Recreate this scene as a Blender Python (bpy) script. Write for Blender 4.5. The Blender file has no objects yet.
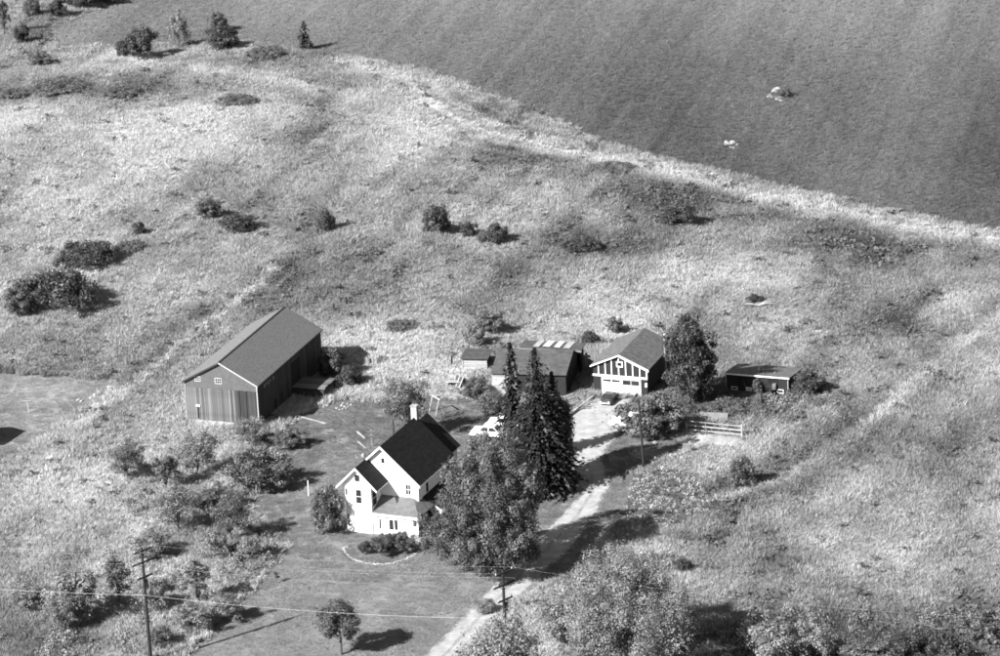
import bpy, bmesh, math, random
import numpy as np
from mathutils import Matrix, Vector

# ------------------------------------------------------------------ camera
PITCH, ROLL, FPX, CAMZ = math.radians(18.8), 0.045, 3600.0, 143.5
sc = bpy.context.scene
sp, cp, sr, cr = math.sin(PITCH), math.cos(PITCH), math.sin(ROLL), math.cos(ROLL)
r0 = np.array([1, 0, 0.]); u0 = np.array([0, sp, cp]); FW = np.array([0, cp, -sp])
RT = cr*r0 - sr*u0; UP = sr*r0 + cr*u0
CAM = np.array([0, 0, CAMZ])
cd = bpy.data.cameras.new('camera'); cam = bpy.data.objects.new('camera', cd)
sc.collection.objects.link(cam)
M = Matrix.Identity(4)
for i in range(3):
    M[i][0] = RT[i]; M[i][1] = UP[i]; M[i][2] = -FW[i]; M[i][3] = CAM[i]
cam.matrix_world = M
cd.sensor_width = 36; cd.lens = FPX/1000*36; cd.clip_start = 1; cd.clip_end = 20000
sc.camera = cam

# ------------------------------------------------------------------ light (black-and-white film: neutral sun and sky)
SUN_EL, SUN_DIR = math.radians(36), math.radians(36)       # shadows run towards SUN_DIR (from +x)
w = bpy.data.worlds.new('World'); sc.world = w; w.use_nodes = True
nt = w.node_tree; nt.nodes.clear()
sky = nt.nodes.new('ShaderNodeTexSky'); sky.sky_type = 'NISHITA'; sky.sun_disc = False
sky.sun_elevation = SUN_EL
bw = nt.nodes.new('ShaderNodeRGBToBW'); bg = nt.nodes.new('ShaderNodeBackground')
out = nt.nodes.new('ShaderNodeOutputWorld')
nt.links.new(sky.outputs[0], bw.inputs[0]); nt.links.new(bw.outputs[0], bg.inputs[0]); nt.links.new(bg.outputs[0], out.inputs[0])
bg.inputs[1].default_value = 0.05
sv = Vector((math.cos(SUN_EL)*math.cos(SUN_DIR), math.cos(SUN_EL)*math.sin(SUN_DIR), -math.sin(SUN_EL)))
sky.sun_rotation = math.atan2(-sv.x, -sv.y)
sl = bpy.data.lights.new('sun', 'SUN'); sun = bpy.data.objects.new('sun', sl); sc.collection.objects.link(sun)
sl.energy = 5.0; sl.angle = math.radians(0.5); sl.color = (1, 1, 1)
sun.rotation_euler = sv.to_track_quat('-Z', 'Y').to_euler(); sun.location = (0, 300, 200)
sc.view_settings.view_transform = 'Standard'; sc.view_settings.look = 'None'
sc.view_settings.gamma = 1; sc.view_settings.exposure = 1.6
sc.view_settings.use_curve_mapping = False
sc.cycles.pixel_filter_type = 'BLACKMAN_HARRIS'; sc.cycles.filter_width = 1.75
sc.cycles.max_bounces = 5; sc.cycles.diffuse_bounces = 3; sc.cycles.transparent_max_bounces = 4

rng = np.random.default_rng(7); random.seed(7)
COL = sc.collection

# ------------------------------------------------------------------ noise, terrain, pixel -> place
_lat = np.random.default_rng(3).random((256, 256))
def vnoise(x, y):
    x = np.asarray(x, float); y = np.asarray(y, float)
    xi = np.floor(x).astype(int); yi = np.floor(y).astype(int); fx = x-xi; fy = y-yi
    fx = fx*fx*(3-2*fx); fy = fy*fy*(3-2*fy)
    g = lambda a, b: _lat[a & 255, b & 255]
    return (g(xi, yi)*(1-fx)+g(xi+1, yi)*fx)*(1-fy)+(g(xi, yi+1)*(1-fx)+g(xi+1, yi+1)*fx)*fy
def fbm(x, y, o=4):
    s = 0; a = .5; n = 0
    for k in range(o):
        s = s+a*vnoise(x*2**k+17*k, y*2**k+31*k); n += a; a *= .55
    return s/n
def smooth(a, b, x):
    t = np.clip((np.asarray(x, float)-a)/(b-a), 0, 1); return t*t*(3-2*t)
def height(x, y):
    s = smooth(414, 455, y)
    return s*((fbm(np.asarray(x)/42.+5, np.asarray(y)/60.+9, 2)-.45)*3.2+(fbm(np.asarray(x)/5.+2, np.asarray(y)/7.+4, 2)-.5)*.9*smooth(25, -5, np.asarray(y)-485-np.asarray(x)*-.55)) + np.maximum(0, np.asarray(y)-420)*.012*s
def project(P):
    d = np.asarray(P, float)-CAM; z = d@FW
    return np.stack([500+FPX*(d@RT)/z, 328-FPX*(d@UP)/z], -1)
def ray(px, py):
    return FW+RT*(px-500)/FPX-UP*(py-328)/FPX
def G(px, py):
    d = ray(px, py); z = 0.
    for _ in range(14):
        P = CAM+(z-CAMZ)/d[2]*d; z = float(height(P[0], P[1]))
    return np.array([P[0], P[1], z])
def at_z(px, py, z):
    d = ray(px, py); return CAM+(z-CAMZ)/d[2]*d
def scale_at(P):
    a = project(P); return np.linalg.norm(project(P+np.array([1, 0, 0]))-a), np.linalg.norm(project(P+np.array([0, 0, 1]))-a)
def inpoly(x, y, poly):
    r = np.zeros(np.shape(x), bool); n = len(poly)
    for i in range(n):
        x0, y0 = poly[i][:2]; x1, y1 = poly[(i+1) % n][:2]
        c = ((y0 > y) != (y1 > y)) & (x < (x1-x0)*(y-y0)/((y1-y0) if y1 != y0 else 1e-9)+x0)
        r ^= c
    return r
def wpoly(px): return [G(*p) for p in px]
def dist_line(x, y, pts):
    d = np.full(np.shape(x), 1e9)
    for a, b in zip(pts[:-1], pts[1:]):
        vx, vy = b[0]-a[0], b[1]-a[1]; L = vx*vx+vy*vy+1e-9
        t = np.clip(((x-a[0])*vx+(y-a[1])*vy)/L, 0, 1)
        d = np.minimum(d, np.hypot(x-a[0]-t*vx, y-a[1]-t*vy))
    return d

# ------------------------------------------------------------------ materials (greys: the film is black and white)
def new_mat(name):
    m = bpy.data.materials.new(name); m.use_nodes = True; n = m.node_tree; n.nodes.clear()
    o = n.nodes.new('ShaderNodeOutputMaterial'); b = n.nodes.new('ShaderNodeBsdfPrincipled')
    n.links.new(b.outputs[0], o.inputs[0]); b.inputs['Specular IOR Level'].default_value = .2
    return m, n, b, o
def ramp(n, src, lo, hi, p0=.25, p1=.75):
    r = n.nodes.new('ShaderNodeValToRGB'); r.color_ramp.elements[0].position = p0; r.color_ramp.elements[1].position = p1
    r.color_ramp.elements[0].color = (lo, lo, lo, 1); r.color_ramp.elements[1].color = (hi, hi, hi, 1)
    n.links.new(src, r.inputs[0]); return r.outputs[0]
def surf(name, lo, hi, scale=3, stretch=(1, 1, 1), rough=.85, bump=.2, rand=0., detail=6, p0=.3, p1=.7, space='Object', bdist=.05, spec=.2, lap=0.):
    m, n, b, o = new_mat(name)
    tc = n.nodes.new('ShaderNodeTexCoord'); mp = n.nodes.new('ShaderNodeMapping'); mp.inputs['Scale'].default_value = stretch
    if space == 'Position':
        ge = n.nodes.new('ShaderNodeNewGeometry'); n.links.new(ge.outputs['Position'], mp.inputs[0])
    else: n.links.new(tc.outputs['Object'], mp.inputs[0])
    nz = n.nodes.new('ShaderNodeTexNoise'); nz.inputs['Scale'].default_value = scale; nz.inputs['Detail'].default_value = detail
    nz.inputs['Roughness'].default_value = .65
    n.links.new(mp.outputs[0], nz.inputs[0])
    c = ramp(n, nz.outputs[0], lo, hi, p0, p1)
    if rand:
        oi = n.nodes.new('ShaderNodeObjectInfo'); mr = n.nodes.new('ShaderNodeMapRange')
        mr.inputs[3].default_value = 1-rand; mr.inputs[4].default_value = 1+rand
        n.links.new(oi.outputs['Random'], mr.inputs[0])
        mx = n.nodes.new('ShaderNodeMix'); mx.data_type = 'RGBA'; mx.blend_type = 'MULTIPLY'; mx.inputs[0].default_value = 1
        n.links.new(c, mx.inputs[6]); n.links.new(mr.outputs[0], mx.inputs[7]); c = mx.outputs[2]
    n.links.new(c, b.inputs['Base Color']); b.inputs['Roughness'].default_value = rough; b.inputs['Specular IOR Level'].default_value = spec
    if bump:
        bp = n.nodes.new('ShaderNodeBump'); bp.inputs['Strength'].default_value = bump; bp.inputs['Distance'].default_value = bdist
        h = nz.outputs[0]
        if lap:
            sx = n.nodes.new('ShaderNodeSeparateXYZ'); n.links.new(tc.outputs['Object'], sx.inputs[0])
            md = n.nodes.new('ShaderNodeMath'); md.operation = 'MODULO'; md.inputs[1].default_value = lap; n.links.new(sx.outputs[2], md.inputs[0])
            dv = n.nodes.new('ShaderNodeMath'); dv.operation = 'DIVIDE'; dv.inputs[1].default_value = -lap; n.links.new(md.outputs[0], dv.inputs[0]); h = dv.outputs[0]
        n.links.new(h, bp.inputs['Height']); n.links.new(bp.outputs[0], b.inputs['Normal'])
    return m
def leafmat(name, lo, hi, trans=.25, attr='tone', inst=False, rough=.5, spec=.3):
    m, n, b, o = new_mat(name)
    a = n.nodes.new('ShaderNodeAttribute'); a.attribute_name = attr
    if inst: a.attribute_type = 'INSTANCER'
    c = ramp(n, a.outputs['Fac'], lo, hi, 0, 1)
    n.links.new(c, b.inputs['Base Color']); b.inputs['Roughness'].default_value = rough; b.inputs['Specular IOR Level'].default_value = spec
    t = n.nodes.new('ShaderNodeBsdfTranslucent'); n.links.new(c, t.inputs[0])
    mx = n.nodes.new('ShaderNodeMixShader'); mx.inputs[0].default_value = trans
    n.links.new(b.outputs[0], mx.inputs[1]); n.links.new(t.outputs[0], mx.inputs[2]); n.links.new(mx.outputs[0], o.inputs[0])
    return m
def groundmat(name, lo, hi, fine, fl, bump, mid=None):
    # base tone from the plant-cover attribute, broken up by two noises
    m, n, b, o = new_mat(name)
    a = n.nodes.new('ShaderNodeAttribute'); a.attribute_name = 'tone'
    ge = n.nodes.new('ShaderNodeNewGeometry')
    nz = n.nodes.new('ShaderNodeTexNoise'); nz.inputs['Scale'].default_value = fine; nz.inputs['Detail'].default_value = 8; nz.inputs['Roughness'].default_value = .7
    n.links.new(ge.outputs['Position'], nz.inputs[0])
    c = ramp(n, a.outputs['Fac'], lo, hi, 0, 1)
    if mid: e = c.node.color_ramp.elements.new(.65); e.color = (mid, mid, mid, 1)
    c2 = ramp(n, nz.outputs[0], 1-fl, 1+fl, .3, .7)
    mx = n.nodes.new('ShaderNodeMix'); mx.data_type = 'RGBA'; mx.blend_type = 'MULTIPLY'; mx.inputs[0].default_value = 1
    n.links.new(c, mx.inputs[6]); n.links.new(c2, mx.inputs[7]); n.links.new(mx.outputs[2], b.inputs['Base Color'])
    b.inputs['Roughness'].default_value = .95; b.inputs['Specular IOR Level'].default_value = .05
    bp = n.nodes.new('ShaderNodeBump'); bp.inputs['Strength'].default_value = bump; bp.inputs['Distance'].default_value = .25
    n.links.new(nz.outputs[0], bp.inputs['Height']); n.links.new(bp.outputs[0], b.inputs['Normal'])
    return m

MT = dict(
    ground=groundmat('ground_soil_and_thatch', .04, .40, 1.3, .45, .5, .14),
    crop=groundmat('crop_ground', .045, .13, 3.0, .10, .06),
    lawn=surf('mown_grass', .13, .20, .22, rough=.95, bump=.25, bdist=.1, detail=14, space='Position', spec=.05, p0=.3, p1=.72),
    lawn2=surf('dry_mown_grass', .18, .25, .25, rough=.95, bump=.25, bdist=.1, detail=14, space='Position', spec=.05),
    lawntuft=leafmat('short_grass', .10, .33, .3, inst=True, rough=.8, spec=.1),
    drive=surf('pale_gravel', .19, .34, .9, rough=.95, bump=.3, detail=10, space='Position', spec=.05),
    barnboard=surf('weathered_barn_board', .05, .155, 3, (6, 6, .35), bump=.3, rand=.4),
    barndark=surf('dark_barn_board', .02, .055, 3, (6, 6, .35), bump=.3, rand=.35),  # dark boards, colour lowered to paint deeper shade on the barn's right side
    barngable=surf('grey_gable_sheathing', .07, .10, 2.5, (1, 1, 1), bump=.1),
    roof=surf('asphalt_shingle_grey', .065, .165, 5, (1, 1, 1), bump=.15, detail=8),
    roof2=surf('asphalt_shingle_worn', .05, .13, 2.2, (1, 1, 1), bump=.3, detail=9),
    oldroof=surf('worn_dark_felt_roof', .035, .085, 1.3, bump=.3, detail=9),
    blackroof=surf('black_shingle', .008, .024, 1.4, (1, 1, 3), bump=.3, spec=.15, detail=9),
    white=surf('white_paint', .72, .82, 2, bump=.1, rough=.6),
    siding=surf('white_clapboard', .70, .80, 2, bump=.5, rough=.6, lap=.13, bdist=.02),
    offwhite=surf('worn_white_paint', .28, .5, 5, (1, 1, 1), bump=.2),
    stone=surf('field_stone', .14, .34, 2.5, bump=.6, rand=.2),
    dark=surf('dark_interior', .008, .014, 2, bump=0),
    glass=surf('window_glass', .015, .03, 1, bump=0, rough=.08, spec=.6),
    garagewall=surf('dark_stained_board', .012, .03, 3, (5, 5, .4), bump=.3, rand=.2),
    tin=surf('galvanised_tin', .2, .3, 1.5, bump=.05, rough=.45, spec=.5),
    tinwhite=surf('bare_bright_tin', .3, .5, 1.5, bump=.05, rough=.45, spec=.5),
    tarpaper=surf('tar_paper', .03, .07, 1.6, bump=.2),
    greyboard=surf('grey_board', .09, .24, 3, (1, 1, 5), bump=.3, rand=.25),
    paleboard=surf('pale_weathered_board', .2, .38, 3, bump=.3, rand=.2),
    bark=surf('bark', .05, .12, 6, (1, 1, .4), bump=.6),
    polewood=surf('creosoted_pole', .014, .03, 5, (1, 1, .3), bump=.4),
    porchroof=surf('porch_metal_roof', .07, .13, 2, bump=.1, rough=.5, spec=.4),
    brick=surf('chimney_brick', .25, .4, 6, bump=.3),
    metal=surf('dark_metal', .03, .06, 4, bump=.05, rough=.5),
    tyre=surf('tyre_rubber', .015, .03, 4, bump=.1),
    carwhite=surf('white_car_paint', .72, .78, 1, bump=0, rough=.25, spec=.5),
    carlight=surf('pale_grey_car_paint', .45, .5, 1, bump=0, rough=.25, spec=.5),
    cardark=surf('dark_car_paint', .02, .03, 1, bump=0, rough=.25, spec=.5),
    chrome=surf('chrome', .5, .6, 1, bump=0, rough=.2, spec=.8),
    wire=surf('weathered_cable', .45, .55, 3, bump=0, rough=.5),
    porcelain=surf('insulator', .3, .4, 3, bump=0, rough=.3),
    leaf_mid=leafmat('leaves_mid', .04, .18, .25), leaf_dark=leafmat('leaves_dark', .02, .085, .2),
    leaf_light=leafmat('leaves_light', .08, .30, .3), leaf_bright=leafmat('leaves_glossy', .02, .16, .2, rough=.55, spec=.2),
    needle=leafmat('needles', .008, .035, .1), grass=leafmat('tall_grass', .08, .52, .35, inst=True, rough=.8, spec=.1),
    weed=leafmat('weeds', .03, .22, .3, inst=True, rough=.7, spec=.1),
    vegleaf=leafmat('vegetable_leaves', .02, .46, .3, inst=True, rough=.6, spec=.2),
    tallweed=leafmat('tall_weed_leaves', .05, .30, .3, inst=True, rough=.7, spec=.1),
    croptuft=leafmat('crop_leaves', .08, .38, .4, inst=True, rough=.7, spec=.1),
)

# ------------------------------------------------------------------ mesh helpers
class MB:
    def __init__(s): s.v = []; s.f = []
    def add(s, vs, fs):
        o = len(s.v); s.v += [tuple(map(float, p)) for p in vs]; s.f += [tuple(i+o for i in f) for f in fs]; return s
    def box(s, x0, x1, y0, y1, z0, z1):
        return s.add([(x0, y0, z0), (x1, y0, z0), (x1, y1, z0), (x0, y1, z0), (x0, y0, z1), (x1, y0, z1), (x1, y1, z1), (x0, y1, z1)],
                     [(0, 3, 2, 1), (4, 5, 6, 7), (0, 1, 5, 4), (1, 2, 6, 5), (2, 3, 7, 6), (3, 0, 4, 7)])
    def beam(s, p, q, w, h=None, up=(0, 0, 1)):
        h = h or w; p = Vector(p); q = Vector(q); d = (q-p).normalized(); u = Vector(up)
        if abs(d.dot(u)) > .98: u = Vector((1, 0, 0))
        a = d.cross(u).normalized()*w/2; b = a.cross(d).normalized()*h/2
        return s.add([p-a-b, p+a-b, p+a+b, p-a+b, q-a-b, q+a-b, q+a+b, q-a+b],
                     [(0, 3, 2, 1), (4, 5, 6, 7), (0, 1, 5, 4), (1, 2, 6, 5), (2, 3, 7, 6), (3, 0, 4, 7)])
    def tube(s, pts, rad, n=7, cap=True):
        pts = [Vector(p) for p in pts]; o = len(s.v); k = len(pts)
        for i, p in enumerate(pts):
            d = (pts[min(i+1, k-1)]-pts[max(i-1, 0)]).normalized()
            u = Vector((0, 0, 1)) if abs(d.z) < .95 else Vector((1, 0, 0))
            a = d.cross(u).normalized(); b = a.cross(d); r = rad[i] if hasattr(rad, '__len__') else rad
            for j in range(n):
                t = 2*math.pi*j/n; s.v.append(tuple(p+(a*math.cos(t)+b*math.sin(t))*r))
        for i in range(k-1):
            for j in range(n): s.f.append((o+i*n+j, o+i*n+(j+1) % n, o+(i+1)*n+(j+1) % n, o+(i+1)*n+j))
        if cap: s.f.append(tuple(o+j for j in range(n))[::-1]); s.f.append(tuple(o+(k-1)*n+j for j in range(n)))
        return s
    def prism(s, poly, axis, t0, t1):
        # poly: 2-D outline; axis 'y': (x,z) extruded along y; 'x': (y,z) along x; 'z': (x,y) along z
        f = {'y': lambda p, t: (p[0], t, p[1]), 'x': lambda p, t: (t, p[0], p[1]), 'z': lambda p, t: (p[0], p[1], t)}[axis]
        n = len(poly)
        return s.add([f(p, t0) for p in poly]+[f(p, t1) for p in poly],
                     [tuple(range(n)), tuple(range(2*n-1, n-1, -1))]+[(i, (i+1) % n, n+(i+1) % n, n+i)[::-1] for i in range(n)])
    def build(s, name, mat, parent=None, bevel=0, smooth=False, fixn=True):
        me = bpy.data.meshes.new(name); me.from_pydata(s.v, [], s.f)
        if fixn:
            bm = bmesh.new(); bm.from_mesh(me); bmesh.ops.recalc_face_normals(bm, faces=bm.faces)
            if bevel: bmesh.ops.bevel(bm, geom=bm.edges[:], offset=bevel, segments=2, affect='EDGES', clamp_overlap=True)
            bm.to_mesh(me); bm.free()
        if smooth:
            for p in me.polygons: p.use_smooth = True
        return put(name, me, mat, parent)
def put(name, me, mat, parent=None):
    if mat is not None:
        me.materials.clear(); me.materials.append(MT[mat] if isinstance(mat, str) else mat)
    o = bpy.data.objects.new(name, me); COL.objects.link(o)
    if parent: o.parent = parent
    return o
def tag(o, label=None, cat=None, group=None, kind=None):
    for k, v in (('label', label), ('category', cat), ('group', group), ('kind', kind)):
        if v: o[k] = v
    return o
def thing(name, loc, rz, label, cat, group=None):
    o = bpy.data.objects.new(name, None); COL.objects.link(o); o.empty_display_size = .3
    o.location = tuple(map(float, loc)); o.rotation_euler = (0, 0, rz); return tag(o, label, cat, group)
def fast_mesh(name, V, F, tone=None):
    me = bpy.data.meshes.new(name); n, k = F.shape
    me.vertices.add(len(V)); me.vertices.foreach_set('co', np.asarray(V, np.float32).ravel())
    me.loops.add(n*k); me.loops.foreach_set('vertex_index', F.astype(np.int32).ravel())
    me.polygons.add(n); me.polygons.foreach_set('loop_start', np.arange(0, n*k, k, dtype=np.int32))
    me.update(calc_edges=True)
    if tone is not None:
        if len(tone) == n: a = me.attributes.new('tone', 'FLOAT', 'FACE')
        else: a = me.attributes.new('tone', 'FLOAT', 'POINT')
        a.data.foreach_set('value', np.asarray(tone, np.float32))
    me.validate(); return me

# ------------------------------------------------------------------ zones of the ground
CROP = wpoly([(-60, -60), (1120, -60), (1120, 262), (1000, 233), (900, 214), (800, 191), (700, 168), (640, 155), (600, 142), (540, 112), (480, 92), (430, 72),
              (345, 57), (250, 44), (110, 46), (60, 50), (45, 30), (95, 12), (120, -10), (80, -30), (-60, -40)])
CROP[0] = np.array([-900., 1200, 0]); CROP[1] = np.array([900., 1200, 0]); CROP[2] = CROP[2]+np.array([800., -260, 0]); CROP[-1] = np.array([-300., 900., 0])
LAWN_A = [(170, 670), (225, 612), (262, 575), (284, 548), (272, 528), (246, 512), (256, 490), (282, 472), (268, 446), (296, 416), (345, 398), (390, 402), (440, 397),
          (470, 400), (500, 404), (545, 412), (572, 405), (572, 425), (570, 450), (580, 475), (584, 494), (567, 515), (547, 534), (520, 563), (485, 600), (420, 670)]
LAWN_B = [(507, 603), (530, 578), (568, 545), (592, 511), (606, 486), (600, 458), (616, 432), (640, 436), (690, 442), (684, 455), (655, 464), (634, 478), (622, 520), (602, 545), (560, 577), (530, 600)]
LAWN_C = [(-160, 366), (0, 373), (60, 376), (119, 380), (100, 398), (62, 425), (30, 448), (0, 468), (-60, 500), (-160, 540)]
DRIVE = [(402, 678), (481, 599), (543, 533), (564, 514), (580, 494), (576, 474), (568, 451), (572, 425), (566, 416), (596, 398), (640, 398), (622, 412), (612, 426), (619, 432), (602, 457), (609, 487), (597, 511), (573, 546), (537, 578), (513, 602), (458, 662), (446, 678)]
wA, wB, wC, wD = map(wpoly, (LAWN_A, LAWN_B, LAWN_C, DRIVE))
GARDEN = wpoly([(634, 478), (660, 468), (700, 476), (716, 505), (690, 528), (640, 532), (622, 520)])
STRIP = wpoly([(340, 62), (400, 78), (432, 104), (470, 128), (520, 142), (560, 150), (640, 166), (720, 186), (800, 203), (900, 224), (1000, 242), (1100, 262)])
STRIP2 = wpoly([(110, 52), (150, 66), (210, 72), (280, 82), (350, 98), (420, 130)])
PATH = wpoly([(78, 428), (118, 400), (160, 362), (200, 330), (235, 305), (275, 270)])
STONY = wpoly([(112, 388), (100, 402), (88, 415), (70, 428), (40, 440)])
FURROW = wpoly([(1010, 312), (950, 352), (900, 400), (850, 440), (790, 480), (720, 500)])
# plant-cover tone: (px, py, rx metres, ry metres, amount), straw-coloured + / green -
BLOBS = [(90, 160, 28, 30, .30), (60, 120, 30, 14, .2), (170, 130, 20, 15, .2), (60, 88, 16, 7, -.4), (150, 92, 10, 5, -.3), (240, 100, 14, 7, -.35), (310, 130, 12, 10, -.2), (370, 110, 8, 18, .35),
         (410, 150, 9, 16, .3), (260, 165, 18, 14, -.12), (330, 260, 30, 20, .08), (60, 240, 20, 20, .1), (520, 165, 9, 4, -.25), (600, 175, 11, 4, -.3), (560, 140, 8, 8, -.3), (480, 160, 8, 5, -.15),
         (480, 110, 7, 10, -.25), (700, 195, 14, 4, -.5), (800, 218, 12, 4, -.45), (900, 240, 13, 4, -.4), (690, 235, 6, 8, .1), (580, 245, 7, 8, -.4), (690, 280, 16, 10, .03), (820, 290, 25, 14, .12),
         (930, 330, 20, 20, -.03), (880, 390, 30, 20, .05), (700, 330, 12, 14, .2), (620, 300, 12, 14, .15), (900, 520, 22, 18, .02), (960, 450, 16, 18, -.02), (760, 420, 8, 7, .15), (700, 450, 6, 6, .25), (800, 560, 14, 12, .12),
         (940, 640, 20, 9, -.4), (800, 650, 12, 8, -.3), (60, 500, 16, 16, .22), (40, 560, 12, 8, .12), (30, 640, 10, 6, .1), (170, 575, 7, 6, .25), (240, 590, 5, 10, .05), (210, 475, 10, 10, .22), (120, 620, 9, 6, -.05),
         (560, 330, 10, 6, .25), (470, 300, 14, 12, .15), (370, 345, 6, 8, .3), (420, 380, 7, 9, .25), (450, 350, 5, 10, .2), (200, 350, 8, 10, .15), (600, 580, 9, 9, .1), (660, 620, 8, 9, .1), (640, 500, 7, 8, .05),
         (25, 330, 12, 12, .1), (40, 50, 10, 8, .05), (20, 20, 10, 12, -.25), (745, 300, 5, 4, -.2), (640, 350, 6, 5, .1), (560, 615, 10, 8, -.1), (380, 60, 10, 8, .1), (300, 60, 9, 5, -.3), (720, 410, 9, 5, -.35), (730, 440, 5, 3, .1)]
BW_ = [(G(a, b), c, d, e) for a, b, c, d, e in BLOBS]
ERO = G(490, 130)
def tone_at(x, y):
    t = np.full(np.shape(x), .52)
    for P, rx, ry, a in BW_: t = t+a*np.exp(-((x-P[0])/rx)**2-((y-P[1])/ry)**2)
    t = t+(fbm(x/12., y/22., 4)-.5)*1.0+(fbm(x/1.8+40, y/4.5, 3)-.5)*.42
    t = t-.10*smooth(-10, 40, x)
    t = np.maximum(t, .92*np.exp(-(dist_line(x, y, STRIP)/(3.0+4.0*vnoise(x/6., y/9.)))**2)*(.6+.75*fbm(x/1.6, y/1.6)))
    t = np.maximum(t, .9*np.exp(-(dist_line(x, y, STRIP2)/4.5)**2)*(.5+.9*fbm(x/2.5, y/6.)))
    t = t+.6*np.exp(-(dist_line(x, y, PATH)/.75)**2)*(.5+fbm(x/2, y/3))-.18*np.exp(-((dist_line(x, y, PATH)-1.6)/.8)**2)+.9*np.exp(-(dist_line(x, y, STONY)/2.2)**2)*fbm(x/1.2, y/1.2)
    dF = dist_line(x, y, FURROW)
    t = t+(-.24*np.exp(-((dF-1.8)/1.2)**2)+.14*np.exp(-(dF/1.3)**2)+.13*np.cos(dF*.8)*np.exp(-dF/20.))*(.4+1.2*fbm(x/5.+11, y/6., 2))
    dS = dist_line(x, y, STRIP); t = t+.35*np.cos(dS*2.0)*np.exp(-dS/9.)*np.exp(-((x-ERO[0])/16)**2-((y-ERO[1])/30)**2)
    u = x*.33+y*.94; v = x*.94-y*.33          # grass lies in long streaks, roughly along the barn's axis
    t = t+(fbm(u/18., v/2.2+60, 3)-.5)*.5
    return np.clip(t, 0, 1)
def croptone(x, y):
    u = x*.24+y*.97; v = x*.97-y*.24
    t = .58+(fbm(x/26., y/80., 3)-.5)*.5+(fbm(u/70., v/1.6, 3)-.5)*.28+(fbm(x/.9, y/3.6+9, 2)-.5)*.16-.34*smooth(-25, 45, x)*smooth(620, 500, y)+.1*smooth(540, 600, y)
    return np.clip(t, 0, 1)

# ------------------------------------------------------------------ ground, crop field, lawns, drive
def axis(lo, hi, st, far):
    c = list(np.arange(lo, hi+.01, st)); s = st; v = hi
    while v < far[1]: s *= 1.35; v += s; c.append(v)
    s = st; v = lo
    while v > far[0]: s *= 1.35; v -= s; c.insert(0, v)
    return np.array(c)
xs = axis(-105, 105, 1.0, (-5000, 5000)); ys = axis(296, 640, 1.25, (-3000, 9000))
X, Y = np.meshgrid(xs, ys); Z = height(X, Y)
V = np.stack([X.ravel(), Y.ravel(), Z.ravel()], 1); nx = len(xs)
ii, jj = np.meshgrid(np.arange(len(ys)-1), np.arange(nx-1), indexing='ij'); b0 = (ii*nx+jj).ravel()
F = np.stack([b0, b0+1, b0+nx+1, b0+nx], 1); FC = V[F].mean(1)
incrop = inpoly(FC[:, 0], FC[:, 1], CROP)
def sub(name, mask, tf, mat):
    f = F[mask]; u, inv = np.unique(f, return_inverse=True); v = V[u]
    me = fast_mesh(name, v, inv.reshape(f.shape), tf(v[:, 0], v[:, 1]))
    for p in me.polygons: p.use_smooth = True
    return tag(put(name, me, mat), kind='structure')
tag(sub('ground', ~incrop, tone_at, 'ground'), 'rough meadow of tall pale grass around the farmstead')
tag(sub('crop_field', incrop, croptone, 'crop'), 'smooth dark crop field across the top right')

def sheet(name, poly, mat, z, label, jit=.25, seg=.7):
    pts = []
    n = len(poly)
    for i in range(n):
        a = np.array(poly[i][:2]); b = np.array(poly[(i+1) % n][:2]); L = np.linalg.norm(b-a); k = max(1, int(L/seg))
        for j in range(k):
            p = a+(b-a)*j/k; pts.append((p[0]+(fbm(p[0]*.9, p[1]*.9, 3)-.5)*4*jit, p[1]+(fbm(p[0]*.9+50, p[1]*.9+20, 3)-.5)*6*jit))
    bm = bmesh.new(); vs = [bm.verts.new((x, y, z)) for x, y in pts]; f = bm.faces.new(vs)
    if f.normal.z < 0: f.normal_flip()
    bmesh.ops.triangulate(bm, faces=[f]); me = bpy.data.meshes.new(name); bm.normal_update()
    for q in bm.faces:
        if q.normal.z < 0: q.normal_flip()
    bm.to_mesh(me); bm.free()
    return tag(put(name, me, mat), label, kind='structure')
sheet('lawn', wA, 'lawn', .010, 'mown lawn around the white house')
sheet('lawn', wB, 'lawn', .014, 'mown grass verge on the right of the driveway')
sheet('lawn', wC, 'lawn2', .012, 'mown lawn at the left edge of the photograph')
sheet('driveway', wD, 'drive', .020, 'pale gravel driveway curving up to the garage', jit=.07)
tag(bpy.data.objects['driveway'], kind='structure')
# wheel ruts' grassy middle
cl = [G(*p) for p in [(436, 664), (466, 632), (496, 601), (538, 556), (557, 538), (579, 513), (592, 492), (591, 474)]]
mid = [(p[0]-.2, p[1]) for p in cl]+[(p[0]+.2, p[1]) for p in cl[::-1]]
sheet('driveway_grass_strip', mid, surf('worn_grass', .14, .26, 1.5, bump=.2, space='Position'), .026, 'worn grassy middle line of the driveway', jit=.1)
for poly, lab in (([(627, 452), (650, 447), (676, 444), (692, 449), (690, 457), (664, 462), (640, 459)], 'pale bare earth patch between drive and garden rail'),
                  ([(668, 466), (684, 460), (700, 462), (694, 472), (676, 474)], 'small pale earth patch above the vegetable garden'),
                  ([(642, 540), (660, 538), (684, 543), (680, 546), (655, 543)], 'thin pale path below the vegetable garden'),
                  ([(340, 548), (347, 545), (352, 549), (347, 553)], 'pale bare spot at the left end of the front edging')):
    sheet('bare_earth', wpoly(poly), 'drive', .030, lab, jit=.12)
sheet('garden_soil', GARDEN, surf('garden_soil', .035, .08, 1.5, bump=.5, space='Position'), .018, 'vegetable garden soil right of the driveway')

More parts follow.
